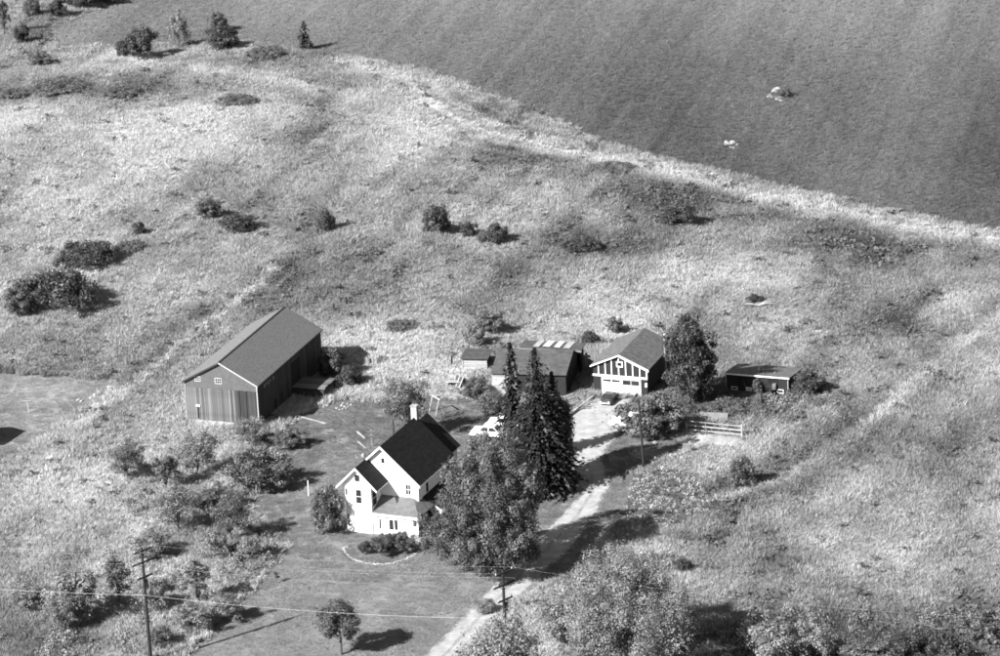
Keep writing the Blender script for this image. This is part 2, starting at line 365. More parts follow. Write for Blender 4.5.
# ------------------------------------------------------------------ scattered grass, weeds, crop leaves (uncountable)
def tuft_src(name, n, h, spread, wd, mat, lean=.35, leafy=False, seed=0):
    r = np.random.default_rng(seed); V = []; Fs = []
    for i in range(n):
        a = r.random()*6.283; rad = spread*math.sqrt(r.random()); bx, by = rad*math.cos(a), rad*math.sin(a)
        L = h*(.5+.6*r.random()); d = r.random()*6.283; t = a+r.normal()*.6; le = lean*L*(.4+r.random())
        if leafy:
            c = np.array([bx, by, h*r.random()**.7*(1-.6*(rad/spread)**2)]); u = r.normal(size=3); u /= np.linalg.norm(u); q = np.cross(u, r.normal(size=3)); q /= np.linalg.norm(q); s = wd*(.6+.8*r.random())
            V += [c-u*s, c+q*s*.6, c+u*s, c-q*s*.6]; k = len(V); Fs.append((k-4, k-3, k-2, k-1))
        else:
            px, py = math.cos(d)*wd/2, math.sin(d)*wd/2; tip = (bx+le*math.cos(t)+.12*L, by+le*math.sin(t), L)
            V += [(bx-px, by-py, -.03), (bx+px, by+py, -.03), ((bx+tip[0])/2+px*.8, (by+tip[1])/2+py*.8, L*.62), tip]; k = len(V); Fs.append((k-4, k-3, k-2, k-1))
    me = fast_mesh(name, np.array(V), np.array(Fs)); me.materials.append(MT[mat])
    return bpy.data.objects.new(name, me)
def scatter(name, P, tone, scl, sources, label, cat, tilt=0.):
    n = len(P); me = bpy.data.meshes.new(name); me.vertices.add(n); me.vertices.foreach_set('co', P.astype(np.float32).ravel())
    for nm, ty, dat in (('tone', 'FLOAT', tone), ('scl', 'FLOAT_VECTOR', scl), ('rot', 'FLOAT_VECTOR', np.stack([np.zeros(n), np.zeros(n), (rng.random(n)-.5)*(6.283 if np.isscalar(tilt) else 4.0)], 1)+tilt), ('pick', 'INT', rng.integers(0, len(sources), n))):
        a = me.attributes.new(nm, ty, 'POINT')
        a.data.foreach_set('vector' if ty == 'FLOAT_VECTOR' else 'value', np.asarray(dat, np.int32 if ty == 'INT' else np.float32).ravel())
    o = put(name, me, None); tag(o, label, cat, kind='stuff')
    ng = bpy.data.node_groups.new(name+'_nodes', 'GeometryNodeTree')
    ng.interface.new_socket('Geometry', in_out='INPUT', socket_type='NodeSocketGeometry'); ng.interface.new_socket('Geometry', in_out='OUTPUT', socket_type='NodeSocketGeometry')
    N = ng.nodes; gi = N.new('NodeGroupInput'); go = N.new('NodeGroupOutput'); ip = N.new('GeometryNodeInstanceOnPoints'); jn = N.new('GeometryNodeJoinGeometry')
    for s in sources:
        oi = N.new('GeometryNodeObjectInfo'); oi.inputs['Object'].default_value = s; oi.inputs['As Instance'].default_value = True; ng.links.new(oi.outputs['Geometry'], jn.inputs[0])
    def at(nm, ty):
        q = N.new('GeometryNodeInputNamedAttribute'); q.data_type = ty; q.inputs['Name'].default_value = nm; return q.outputs['Attribute']
    e2r = N.new('FunctionNodeEulerToRotation'); ng.links.new(at('rot', 'FLOAT_VECTOR'), e2r.inputs[0])
    ng.links.new(gi.outputs[0], ip.inputs['Points']); ng.links.new(jn.outputs[0], ip.inputs['Instance']); ip.inputs['Pick Instance'].default_value = True
    ng.links.new(at('pick', 'INT'), ip.inputs['Instance Index']); ng.links.new(e2r.outputs[0], ip.inputs['Rotation']); ng.links.new(at('scl', 'FLOAT_VECTOR'), ip.inputs['Scale'])
    ng.links.new(ip.outputs[0], go.inputs[0])
    md = o.modifiers.new('scatter', 'NODES'); md.node_group = ng
    return o
def view_points(n, y0=302, y1=632):
    y = y0+(y1-y0)*rng.random(n); hw = 12+.152*y*1.12
    x = (rng.random(n)*2-1)*hw
    return x, y
BUILDINGS = []   # footprints kept clear of grass (filled from the frames below)
def foot(x, y, th, a0, a1, b0, b1):
    c, s = math.cos(th), math.sin(th); return [(x+a*c-b*s, y+a*s+b*c) for a, b in ((a0, b0), (a1, b0), (a1, b1), (a0, b1))]
FR = dict(barn=(-36.97, 392.11, -.34), house=(-17.2, 356.69, -.40), garage=(10.28, 396.16, -.36), coop=(25.84, 395.52, -.36), shed=(-1.36, 396.54, -.20))
RAILPEN = wpoly([(684, 428), (744, 432), (746, 450), (688, 447)])
FOOT = [RAILPEN, foot(*FR['barn'], 0, 9.4, 0, 20.6), foot(*FR['house'], -.8, 10, -.5, 16), foot(*FR['garage'], 0, 7.2, 0, 10), foot(*FR['coop'], 0, 7.9, -3.2, 5.9), foot(*FR['shed'], 0, 9, 0, 9)]
def clear(x, y):
    k = np.ones(np.shape(x), bool)
    for p in FOOT: k &= ~inpoly(x, y, p)
    return k
def mown(x, y):
    m = inpoly(x, y, wA)
    for p in (wB, wC, wD, GARDEN): m |= inpoly(x, y, p)
    return m
x, y = view_points(330000)
jx, jy = x+rng.normal(size=len(x))*.25, y+rng.normal(size=len(x))*.3
t = tone_at(x, y); k = clear(x, y) & ~inpoly(jx, jy, CROP) & ~mown(jx, jy)
k &= rng.random(len(x)) < np.clip(.35+.9*fbm(x/3.+3, y/4.+8, 3), .2, 1)
bare = np.maximum(np.exp(-(dist_line(x, y, STRIP)/2.2)**2)*fbm(x/1.5, y/1.5+7)*1.6, np.maximum(np.exp(-(dist_line(x, y, STONY)/1.3)**2), .8*np.exp(-(dist_line(x, y, PATH)/.5)**2)))
k &= rng.random(len(x)) > bare*.85
x, y, t = x[k], y[k], t[k]
hz = (.4+.5*rng.random(len(x)))*(.5+1.0*fbm(x/5., y/7., 3))
wz = .8+.7*rng.random(len(x))
grass_src = [tuft_src('grass_tuft', 84, .8, .6, .032, 'grass', seed=s) for s in range(4)]
scatter('meadow_grass', np.stack([x, y, height(x, y)], 1), np.clip(t+rng.normal(size=len(x))*.05, 0, 1), np.stack([wz, wz, hz], 1), grass_src, 'tall dry meadow grass around the farm', 'grass', tilt=np.stack([-.35*smooth(.48, .68, fbm(x/6.+70, y/9., 3)), .3*smooth(.45, .65, fbm(x/5.+20, y/8.+50, 3)), 0*x], 1))

x, y = view_points(150000); t = tone_at(x, y)
k = clear(x, y) & ~inpoly(x, y, CROP) & ~mown(x, y) & (rng.random(len(x)) < np.clip((.40-t)*1.6, .03, .55))
x, y, t = x[k], y[k], t[k]
z = .5+.9*rng.random(len(x))*(.5+fbm(x/5., y/6.))
weed_src = [tuft_src('weed_clump', 34, .7, .55, .17, 'weed', leafy=True, seed=20+s) for s in range(3)]
scatter('weeds', np.stack([x, y, height(x, y)], 1), np.clip(.2+.5*rng.random(len(x)), 0, 1), np.stack([z*1.2, z*1.2, z], 1), weed_src, 'green weeds and low brambles among the meadow grass', 'weeds')

x, y = view_points(460000, 430, 640)
k = inpoly(x, y, CROP) & (rng.random(len(x)) < .75); x, y = x[k], y[k]
z = .45+.5*rng.random(len(x))
scatter('crop_leaves', np.stack([x, y, height(x, y)], 1), np.clip(croptone(x, y)+rng.normal(size=len(x))*.07, 0, 1), np.stack([z*.6, z*.6, z*1.1], 1), [tuft_src('crop_tuft', 46, .42, .5, .045, 'croptuft', lean=.5, seed=40+s) for s in range(3)], 'low green crop covering the far field', 'crop')
x, y = view_points(420000, 302, 425)
lm_ = inpoly(x, y, wA) | inpoly(x, y, wB) | inpoly(x, y, wC)
k = clear(x, y) & lm_ & ~inpoly(x, y, wD) & (rng.random(len(x)) < np.clip(fbm(x/1.2, y/1.6, 3)*1.2-.15, .15, .8)); x, y = x[k], y[k]
tl = .34+(fbm(x/5., y/7., 4)-.5)*.5+(fbm(x/1.1, y/1.4, 3)-.5)*.5+.25*smooth(372, 330, y)+.25*inpoly(x, y, wC)+rng.normal(size=len(x))*.07
z = .5+.8*rng.random(len(x))*fbm(x/4.+9, y/5., 2)*1.5
scatter('lawn_grass', np.stack([x, y, np.full(len(x), .012)], 1), np.clip(tl, 0, 1), np.stack([z*1.1, z*1.1, z*.15], 1), [tuft_src('lawn_tuft', 44, .55, .4, .04, 'lawntuft', lean=.6, seed=80+q) for q in range(3)], 'short mown grass of the yards', 'grass')
# rank tall weeds: the overgrown belts left of the lawn, by the coop and along the bottom right
belt = [wpoly([(10, 575), (110, 540), (140, 470), (190, 452), (252, 484), (244, 512), (272, 530), (282, 547), (260, 573), (180, 654), (40, 662)]),
        wpoly([(690, 398), (735, 408), (800, 400), (850, 402), (800, 425), (745, 440), (700, 430)]), wpoly([(690, 640), (780, 612), (900, 600), (1020, 590), (1020, 672), (690, 672)]),
        wpoly([(545, 600), (610, 560), (690, 560), (700, 640), (560, 660)]), wpoly([(460, 395), (500, 396), (505, 425), (470, 415)])]
x, y = view_points(150000, 302, 425); kb = np.zeros(len(x), bool)
for p in belt: kb |= inpoly(x, y, p)
k = kb & clear(x, y) & ~mown(x, y) & (rng.random(len(x)) < np.clip(fbm(x/3.2+5, y/6.5, 4)*2.6-1.25, 0, .3)); x, y = x[k], y[k]
z = (.5+.9*rng.random(len(x))**2)*(.5+fbm(x/4., y/5., 2))
scatter('tall_weeds', np.stack([x, y, height(x, y)], 1), np.clip(.25+.75*rng.random(len(x)), 0, 1), np.stack([z*.9, z*.9, z*1.25], 1), [tuft_src('tall_weed', 60, .8, .5, .085, 'tallweed', leafy=True, seed=90+q) for q in range(3)], 'rank leafy weeds in the overgrown belts', 'weeds')
# garden rows
gx, gy = [], []
veg_src = [tuft_src('vegetable_plant', 26, .7, .6, .155, 'vegleaf', leafy=True, seed=60+q) for q in range(3)]
ga = np.array([math.cos(-.55), math.sin(-.55)]); gb = np.array([-ga[1], ga[0]]); gc = np.mean(GARDEN, 0)[:2]
for i in range(-10, 11):
    for s in np.arange(-16, 16, .26):
        p = gc+gb*i*1.3+ga*s+rng.normal(size=2)*.12; gx.append(p[0]); gy.append(p[1])
gx, gy = np.array(gx), np.array(gy); k = inpoly(gx, gy, GARDEN) & (rng.random(len(gx)) < .85); gx, gy = gx[k], gy[k]; z = .5+.6*rng.random(len(gx))
scatter('vegetable_rows', np.stack([gx, gy, np.full(len(gx), .02)], 1), np.clip(.1+.9*rng.random(len(gx))+.9*(fbm(gx/3, gy/3)-.5), 0, 1), np.stack([z*.6, z*.6, z*.7], 1), veg_src, 'rows of vegetables in the garden right of the driveway', 'vegetables')

# ================================================================== buildings
def local_hit(fr, px, py, axis, val):
    """pixel -> local coordinates on a wall plane (axis 0: a=val, axis 1: b=val) of a building frame"""
    x, y, th = fr; d = ray(px, py); c, s = math.cos(th), math.sin(th)
    o = CAM-np.array([x, y, 0]); R = np.array([[c, s, 0], [-s, c, 0], [0, 0, 1]]); o = R@o; d = R@d
    t = (val-o[axis])/d[axis]; return o+t*d
def gable_walls(parent, a0, a1, b0, b1, zb, zw, aa, zr, mat, name='wall'):
    return MB().prism([(a0, zb), (a1, zb), (a1, zw[1]), (aa, zr), (a0, zw[0])], 'y', b0, b1).build(name, mat, parent)
def gable_roof(parent, e0, ze0, aa, zr, e1, ze1, b0, b1, mat, th=.12, name='roof'):
    m = MB(); m.prism([(e0, ze0), (aa, zr), (aa, zr-th*1.25), (e0, ze0-th)], 'y', b0, b1); m.prism([(aa+.003, zr), (e1, ze1), (e1, ze1-th), (aa+.003, zr-th*1.25)], 'y', b0, b1)
    return m.build(name, mat, parent)
def rake(parent, p, q, b, mat='white', w=.22, t=.05, name='rake_board'):
    # sloping trim board under a gable roof edge, hung below the line p-q
    return MB().prism([(p[0], p[1]), (q[0], q[1]), (q[0], q[1]-w), (p[0], p[1]-w)], 'y', b-t, b).build(name, mat, parent)
def window(parent, box, face, plane, frame='white', pane='glass', bars=(1, 1), fw=.09, proud=.05, name='window'):
    """box (u0,u1,z0,z1); face '-b' (front) or '+a' (right side); frame object with pane and glazing bars"""
    u0, u1, z0, z1 = box
    def bx(m, ua, ub, za, zb, d0, d1):
        if face == '-b': m.box(ua, ub, plane-d1, plane-d0, za, zb)
        else: m.box(plane+d0, plane+d1, ua, ub, za, zb)
        return m
    m = MB()
    bx(m, u0-fw, u0, z0-fw, z1+fw, -.02, proud); bx(m, u1, u1+fw, z0-fw, z1+fw, -.02, proud); bx(m, u0, u1, z1, z1+fw, -.02, proud); bx(m, u0, u1, z0-fw, z0, -.02, proud)
    o = m.build(name, frame, parent)
    bx(MB(), u0, u1, z0, z1, -.02, .012).build('pane', pane, o)
    m = MB(); ok = 0
    for i in range(1, bars[0]): u = u0+(u1-u0)*i/bars[0]; bx(m, u-.018, u+.018, z0, z1, .011, .035); ok = 1
    for i in range(1, bars[1]): z = z0+(z1-z0)*i/bars[1]; bx(m, u0, u1, z-.018, z+.018, .010, .038); ok = 1
    if ok: m.build('glazing_bars', frame, o)
    return o
def pxbox(fr, x0, y0, x1, y1, axis, val):
    p = local_hit(fr, x0, y0, axis, val); q = local_hit(fr, x1, y1, axis, val); i = 1-axis
    return (min(p[i], q[i]), max(p[i], q[i]), min(p[2], q[2]), max(p[2], q[2]))

# ---- barn
fr = FR['barn']
T = thing('barn', (fr[0], fr[1], 0), fr[2], 'large weathered board barn with grey gable roof left of the house', 'barn')
W_, L_, HE, HR = 9.43, 20.63, 5.34, 7.91; AA = W_/2; sl_ = (HR-HE)/(W_/2)
a0, a1, b0_, b1_ = .22, 9.21, .25, 20.4
zw = HE+a0*sl_-.10
m = MB(); m.box(a0+.02, a1-.02, b0_+.02, b1_-.02, -.3, .62); m.build('foundation', 'stone', T)
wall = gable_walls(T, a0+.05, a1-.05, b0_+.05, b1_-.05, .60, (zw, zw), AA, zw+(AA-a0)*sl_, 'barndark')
gable = MB().prism([(a0, 4.55), (a1, 4.55), (a1, zw), (AA, zw+(AA-a0)*sl_), (a0, zw)], 'y', b0_-.03, b0_+.04).build('gable_panel', 'barngable', wall)
me_l = MB().box(-.135, .135, -.018, .018, .58, 4.60).build('board', 'barnboard', wall).data
bpy.data.objects.remove(bpy.data.objects['board'])
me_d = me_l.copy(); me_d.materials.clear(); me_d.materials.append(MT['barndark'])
n = 32
for i in range(n):
    a = a0+.14+(a1-a0-.28)*i/(n-1)
    if a > 5.6 and random.random() < .13: continue
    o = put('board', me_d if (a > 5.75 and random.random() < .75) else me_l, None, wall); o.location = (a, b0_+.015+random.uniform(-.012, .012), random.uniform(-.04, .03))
    o.rotation_euler = (0, random.uniform(-.004, .004), 0)
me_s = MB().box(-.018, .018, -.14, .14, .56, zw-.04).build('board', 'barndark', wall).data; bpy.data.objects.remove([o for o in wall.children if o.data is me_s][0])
n = 70
for i in range(n):
    b = b0_+.16+(b1_-b0_-.3)*i/(n-1); p = project(np.array([fr[0], fr[1], 0])) ; 
    if 10.6 < b < 13.6: continue
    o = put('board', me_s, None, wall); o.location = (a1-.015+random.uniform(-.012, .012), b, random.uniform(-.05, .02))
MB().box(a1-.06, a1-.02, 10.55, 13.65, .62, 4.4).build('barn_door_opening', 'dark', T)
MB().box(a1-.03, a1+.02, 10.5, 13.7, 4.38, zw-.04).build('door_header', 'barndark', T)
gable_roof(T, 0, HE, AA, HR, W_, HE, 0, L_, 'roof', .14)
MB().beam((AA, -.02, HR+.01), (AA, L_+.02, HR+.01), .16, .05).build('ridge_cap', 'barndark', T)
rake(T, (AA, HR-.02), (W_-.02, HE-.02), -.003, 'offwhite', .13); rake(T, (.02, HE-.02), (AA, HR-.02), -.003, 'barndark', .2)
MB().box(a1-.05, a1+.05, b0_-.06, b0_+.05, .5, zw).build('corner_board', 'offwhite', T)
MB().box(a0-.06, a0+.08, b0_-.06, b0_+.05, .5, zw).build('corner_board', 'greyboard', T)
for q in ((194.4, 375.8, 201.1, 381.8), (214.4, 377.6, 222.2, 384.4)):
    b = pxbox(fr, *q, 1, b0_-.03); window(T, (b[0]+.1, b[1]-.1, b[2]+.1, b[3]-.1), '-b', b0_-.03, bars=(3, 2), fw=.07, frame='offwhite')
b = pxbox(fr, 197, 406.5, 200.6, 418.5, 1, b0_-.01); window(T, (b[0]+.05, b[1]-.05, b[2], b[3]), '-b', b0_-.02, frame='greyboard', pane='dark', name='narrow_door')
MB().box(b[0]-.15, b[1]+.1, b0_-.10, b0_-.03, b[3], b[3]+.28).build('door_lintel', 'paleboard', T)
for b in (2.4, 3.0, 3.7, 4.3, 5.2):   # daylight leaking through board gaps under the eave, painted as pale strips
    h = random.uniform(.35, .6); MB().box(a1+.022, a1+.04, b-.08, b+.06, 4.5-h+.4, 4.75).build('daylight_strip', 'paleboard', T)
for b in (5.2, 7.0): window(T, (b, b+.5, .9, 1.9), '+a', a1+.01, frame='barndark', pane='dark', name='stable_window')
MB().box(a0+2.6, a0+4.6, b0_-.45, b0_-.05, -.1, .42).build('foundation_step', 'stone', T)

# ---- plank deck beside the barn's side door
P0 = G(306, 398)
D = thing('plank_deck', (P0[0], P0[1], 0), -.34, 'weathered plank loading deck on posts outside the barn side door', 'deck')
for i in range(11): o = MB().box(-1.6, 2.6, 0, .33, 1.45, 1.52).build('plank', 'barnboard', D); o.location = (random.uniform(-.12, .12), i*.36-.6, random.uniform(-.02, .02))
for a in (-1.5, 2.3):
    for b in (-.4, 3.1): MB().box(a, a+.18, b, b+.18, 0, 1.44).build('post', 'barndark', D)
MB().box(-1.5, 2.4, -.42, -.36, .1, 1.3).build('skirt_board', 'barndark', D)

# ---- house
fr = FR['house']; T = thing('farmhouse', (fr[0], fr[1], 0), fr[2], 'white clapboard farmhouse with steep black roofs and front gable wing', 'house')
w_, o_, of_, he, hr, bm, aa, hw, hem, hrm, Lm = 2.97, 1.06, .42, 4.97, 7.53, 2.71, 3.24, 4.43, 5.06, 9.14, 9.19
s1 = (hr-he)/(w_/2+o_)
gable_walls(T, 0, w_, 0, bm+.2, 0, (he+o_*s1-.16,)*2, w_/2, hr-.16, 'siding', 'wing_wall')
gable_roof(T, -o_*.82, he+.18*o_*s1, w_/2, hr, w_+o_*.82, he+.18*o_*s1, -of_, bm+.25, 'blackroof', .10, 'wing_roof')
for sg in (-1, 1): rake(T, (w_/2, hr-.02), (w_/2+sg*(w_/2+o_*.84), he+.16*o_*s1), -of_-.003, 'white', .22, .06)
for sg in (-1, 1): MB().prism([(w_/2, hr-.26), (w_/2+sg*(w_/2+o_*.8), he+.2*o_*s1-.24), (w_/2+sg*(w_/2+o_*.8), he+.2*o_*s1-.28), (w_/2, hr-.30)], 'y', -of_, bm-.01).build('soffit', 'white', T)
s2 = (hrm-hem)/hw; ov = .40; ma0, ma1 = .0, aa+hw-ov; lz = hem+(hw-aa-.35)*s2
gable_walls(T, ma0, ma1, bm, bm+Lm-.35, 0, (lz+.35*s2-.16, hem+ov*s2-.16), aa, hrm-.16, 'siding', 'main_wall')
gable_roof(T, -.35, lz, aa, hrm, aa+hw, hem, bm-.38, bm+Lm, 'blackroof', .10, 'main_roof')
rake(T, (aa, hrm-.02), (aa+hw+.01, hem-.02), bm-.384, 'white', .24, .06); rake(T, (-.36, lz-.02), (aa, hrm-.02), bm-.384, 'white', .24, .06)
MB().box(aa+hw-.03, aa+hw+.02, bm-.38, bm+Lm, hem-.22, hem-.02).build('eave_fascia', 'white', T)
# rear wing
rb1 = bm+Lm+3.2; rhw, rhr = 3.75, 8.4; rhe = rhr-rhw*.9
gable_walls(T, .1, aa+rhw-.3, bm+Lm-.4, rb1-.3, 0, (rhr-aa*.9+.0, rhe+.1), aa, rhr-.17, 'siding', 'rear_wall')
gable_roof(T, -.2, rhr-(aa+.2)*.9, aa, rhr, aa+rhw, rhe, bm+Lm-.38, rb1, 'blackroof', .10, 'rear_roof')
rake(T, (aa, rhr-.01), (aa+rhw, rhe-.01), rb1+.06, 'white', .2, .06)
# chimney
ch = MB().box(aa-.33, aa+.33, bm+Lm-.45, bm+Lm+.15, 7.2, 10.3).build('chimney', 'brick', T); MB().box(aa-.39, aa+.39, bm+Lm-.51, bm+Lm+.21, 10.3, 10.45).build('chimney_cap', 'stone', ch)
p = local_hit(fr, 393.5, 432, 0, 2.2); MB().tube([(2.2, p[1], 7.6), (2.2, p[1], 9.9)], .11, 8).build('stovepipe', 'metal', T)
# side lean-to (black roof) on the right of the main block
lb0, lb1, la = bm+1.3, bm+Lm-.6, ma1
zt = local_hit(fr, 423, 496.5, 0, ma1)[2]
MB().prism([(la-.05, 0), (la+2.4, 0), (la+2.4, zt-1.35), (la-.05, zt-.2)], 'y', lb0, lb1).build('lean_to_wall', 'siding', T)
MB().prism([(la-.02, zt), (la+2.75, zt-1.45), (la+2.75, zt-1.56), (la-.02, zt-.12)], 'y', lb0-.25, lb1+.2).build('lean_to_roof', 'blackroof', T)
# porch across the front
pf = .15; pz1 = local_hit(fr, 405, 497, 1, bm)[2]; pz0 = pz1-1.05; pr = ma1+.9; pl = w_+.02
print('porch', pz1, pz0, zt, 'fascia', project(np.array([fr[0]+(pl)*math.cos(fr[2])-pf*math.sin(fr[2]), fr[1]+pl*math.sin(fr[2])+pf*math.cos(fr[2]), pz0])))
MB().add([(pl, pf-.3, pz0), (pr+.3, pf-.3, pz0), (ma1-.6, bm-.01, pz1), (pl, bm-.01, pz1), (pr+.3, bm+1.25, pz0), (ma1-.6, bm+1.25, pz1),
          (pl, pf-.3, pz0-.12), (pr+.3, pf-.3, pz0-.12), (ma1-.6, bm-.01, pz1-.12), (pl, bm-.01, pz1-.12), (pr+.3, bm+1.25, pz0-.12), (ma1-.6, bm+1.25, pz1-.12)],
         [(0, 1, 2, 3), (1, 4, 5, 2), (9, 8, 7, 6), (8, 11, 10, 7), (0, 6, 7, 1), (1, 7, 10, 4), (4, 10, 11, 5), (0, 3, 9, 6), (2, 5, 11, 8), (3, 2, 8, 9)]).build('porch_roof', 'porchroof', T)
MB().box(pl, pr+.3, pf-.36, pf-.30, pz0-.24, pz0+.02).build('porch_fascia', 'white', T)
pe = local_hit(fr, 413, 525, 1, pf)[0]
MB().box(pl, pe, pf, bm-.01, 0, pz0-.10).build('enclosed_porch', 'siding', T)
MB().box(pe, pr, pf+.05, bm+1.1, .0, .45).build('porch_floor', 'greyboard', T)
MB().box(pr-.14, pr, pf+.06, pf+.2, .45, pz0-.08).build('porch_post', 'white', T)
MB().box(pe+.05, pr-.15, pf+.08, pf+.13, .45, 1.25).build('porch_railing', 'white', T)
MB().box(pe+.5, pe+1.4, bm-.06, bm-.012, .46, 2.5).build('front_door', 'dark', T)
MB().box(pe+.1, pe+1.2, pf-.9, pf-.02, 0, .22).build('porch_step', 'stone', T)
# windows
for q, ax, pl_, br in (((354.9, 475, 359.5, 481.4), 1, 0, (1, 1)), ((356.2, 490, 361.6, 503.2), 1, 0, (1, 2)), ((345.9, 488.5, 347.4, 494.5), 1, 0, (1, 1)), ((348.2, 514, 349.9, 525), 1, 0, (1, 2)),
                   ((381.5, 458.2, 384.4, 463), 1, bm, (1, 1)), ((406.2, 485, 410.5, 494.4), 1, bm, (2, 2)), ((389.6, 520, 393.6, 529.6), 1, pf, (1, 1)), ((394.9, 520.2, 397.8, 529.8), 1, pf, (1, 1)), ((379.6, 518.9, 381.2, 528.4), 1, pf, (1, 1)),
                   ((372, 492, 376.5, 503), 0, w_, (1, 2)), ((425.6, 483.4, 428.1, 490.8), 0, ma1, (1, 1))):
    b = pxbox(fr, *q, ax, pl_); window(T, (b[0]-.05, b[1]+.05, b[2]-.05, b[3]+.05), '-b' if ax == 1 else '+a', pl_, bars=br, fw=.05)
b = pxbox(fr, 356.2, 513.5, 361.4, 526, 1, 0); window(T, b, '-b', 0, pane='offwhite', bars=(1, 2))
b = pxbox(fr, 400, 521, 404.5, 537, 1, pf); window(T, b, '-b', pf, pane='white', bars=(1, 1), name='porch_door')

# ---- garage
fr = FR['garage']; T = thing('garage', (fr[0], fr[1], 0), fr[2], 'dark board garage with white battened gable and white doors', 'garage')
W_, L_, HE, HR = 7.18, 10.0, 3.52, 5.10; AA = W_/2; s = (HR-HE)/AA; a0, a1 = .30, 6.88; zw = HE+.3*s-.12; bf = .30
gable_walls(T, a0, a1, bf, 9.7, 0, (zw, zw), AA, zw+(AA-a0)*s, 'garagewall')
gable_roof(T, 0, HE, AA, HR, W_, HE, 0, L_, 'roof2', .11)
for sg in (-1, 1): rake(T, (AA, HR-.01), (AA+sg*AA, HE-.01), -.003, 'white', .26 if sg > 0 else .14, .05)
zb = local_hit(fr, 620, 376.5, 1, bf)[2]
MB().box(a0-.05, a1+.06, bf-.14, bf-.01, zb-.10, zb+.10).build('beam', 'white', T)
for x0 in (152, 208, 260, 318, 375, 432, 490):
    a = local_hit(fr, 580+x0/8.2, 371, 1, bf)[0]; zt_ = zw+(AA-abs(a-AA)-a0)*s-.12
    MB().box(a-.055, a+.055, bf-.05, bf+.02, zb+.10, zt_).build('batten', 'white', T)
MB().box(a1-.12, a1+.03, bf-.055, bf+.02, zb+.1, zw-.1).build('corner_board', 'white', T)
b = pxbox(fr, 617.4, 362.3, 622, 366.2, 1, bf); window(T, b, '-b', bf-.04, pane='dark', fw=.12)
dz = zb-.18
for q, mat, wb in (((602.8, 621.2), 'white', (.28, .55)), ((622.4, 640.2), 'offwhite', (.25, .78))):
    u0_ = local_hit(fr, q[0], 388, 1, bf)[0]; u1_ = local_hit(fr, q[1], 388, 1, bf)[0]
    d = MB().box(u0_, u1_, bf-.05, bf+.02, .02, dz).build('garage_door', mat, T)
    for k in range(2):
        c0 = u0_+.08+(u1_-u0_-.1)*k/2; c1 = c0+(u1_-u0_)/2-.14
        MB().box(c0, c1, bf-.062, bf-.04, dz-wb[1], dz-wb[0]+.02).build('door_window', 'glass', d)
    MB().box(u0_-.1, u0_-.005, bf-.07, bf+.02, 0, dz+.08).build('door_jamb', 'white', T)
MB().box(u1_+.005, u1_+.1, bf-.07, bf+.02, 0, dz+.08).build('door_jamb', 'white', T)
p = local_hit(fr, 646.5, 385, 1, bf); MB().box(p[0]-.12, p[0]+.12, bf-.2, bf-.01, p[2]-.22, p[2]+.22).build('wall_lamp', 'white', T)
p = local_hit(fr, 665.3, 358, 0, 7.35)
MB().tube([(7.35, p[1], 0), (7.35, p[1], 5.3)], .13, 8).build('flue_pipe', 'tin', T); MB().tube([(7.35, p[1], 5.3), (7.35, p[1], 6.0)], .15, 8).build('flue_cap', 'tinwhite', T)

# ---- chicken coop
fr = FR['coop']; T = thing('chicken_coop', (fr[0], fr[1], 0), fr[2], 'low dark board coop with flat grey roof and white window frames', 'coop')
MB().prism([(.2, 0), (5.7, 0), (5.7, 1.22), (.2, 1.95)], 'x', .2, 7.7).build('wall', 'garagewall', T)
MB().prism([(0, 2.07), (5.86, 1.29), (5.86, 1.19), (0, 1.97)], 'x', 0, 7.9).build('roof', 'roof2', T)
MB().box(0, 7.9, -.045, -.003, 1.93, 2.085).build('fascia', 'white', T)
for a in (.2, 7.66): MB().box(a-.01, a+.05, .15, .21, 0, 1.92).build('corner_board', 'offwhite', T)
for q, pn in (((731.8, 386.8, 737.2, 393), 'glass'), ((746.6, 387.6, 751.5, 393.5), 'offwhite'), ((777.8, 389.8, 783.2, 393.8), 'glass')):
    b = pxbox(fr, *q, 1, .2); window(T, (b[0], b[1], max(.1, b[2]), b[3]), '-b', .2, pane=pn, fw=.06)
for q in ((737.6, 376.8, 746, 385.6), (768.5, 378.8, 777, 384)):
    b = pxbox(fr, *q, 1, .2); window(T, b, '-b', .2, frame='garagewall', pane='dark', bars=(2, 1), name='wire_opening')
for q in ((733, 376.5, 743, 371), (762, 372.5, 0, 0)): pass
MB().tube([(3.9, 2.2, 1.7), (3.9, 2.2, 2.3)], .08, 7).build('vent_pipe', 'metal', T)
for a, b in ((1.7, 1.8), (2.1, 1.6), (5.5, 1.9)): MB().box(a, a+.22, b, b+.3, 1.7, 1.90).build('roof_patch', 'greyboard', T)
b = pxbox(fr, 773, 383, 776.5, 389, 1, .2); MB().box(b[0], b[1], -.15, .19, max(.05, b[2]), b[3]).build('nest_box', 'greyboard', T)

# ---- long shed behind the spruces
fr = FR['shed']; T = thing('long_shed', (fr[0], fr[1], 0), fr[2], 'long low shed with plain grey roof half hidden behind the spruces', 'shed')
MB().prism([(.3, 0), (8.6, 0), (8.6, 2.6), (5.45, 4.0), (.3, 2.95)], 'x', .15, 8.85).build('wall', 'garagewall', T)
MB().prism([(0, 3.01), (5.45, 4.14), (8.9, 2.6), (8.9, 2.5), (5.45, 4.03), (0, 2.9)], 'x', 0, 9).build('roof', 'oldroof', T)
for k in range(7): MB().box(.1, 3.0, .24, .30, .35+k*.36, .35+k*.36+.33).build('board', 'paleboard', T)
MB().box(8.86, 8.92, 1.2, 3.2, 0, 2.1).build('side_door', 'dark', T)

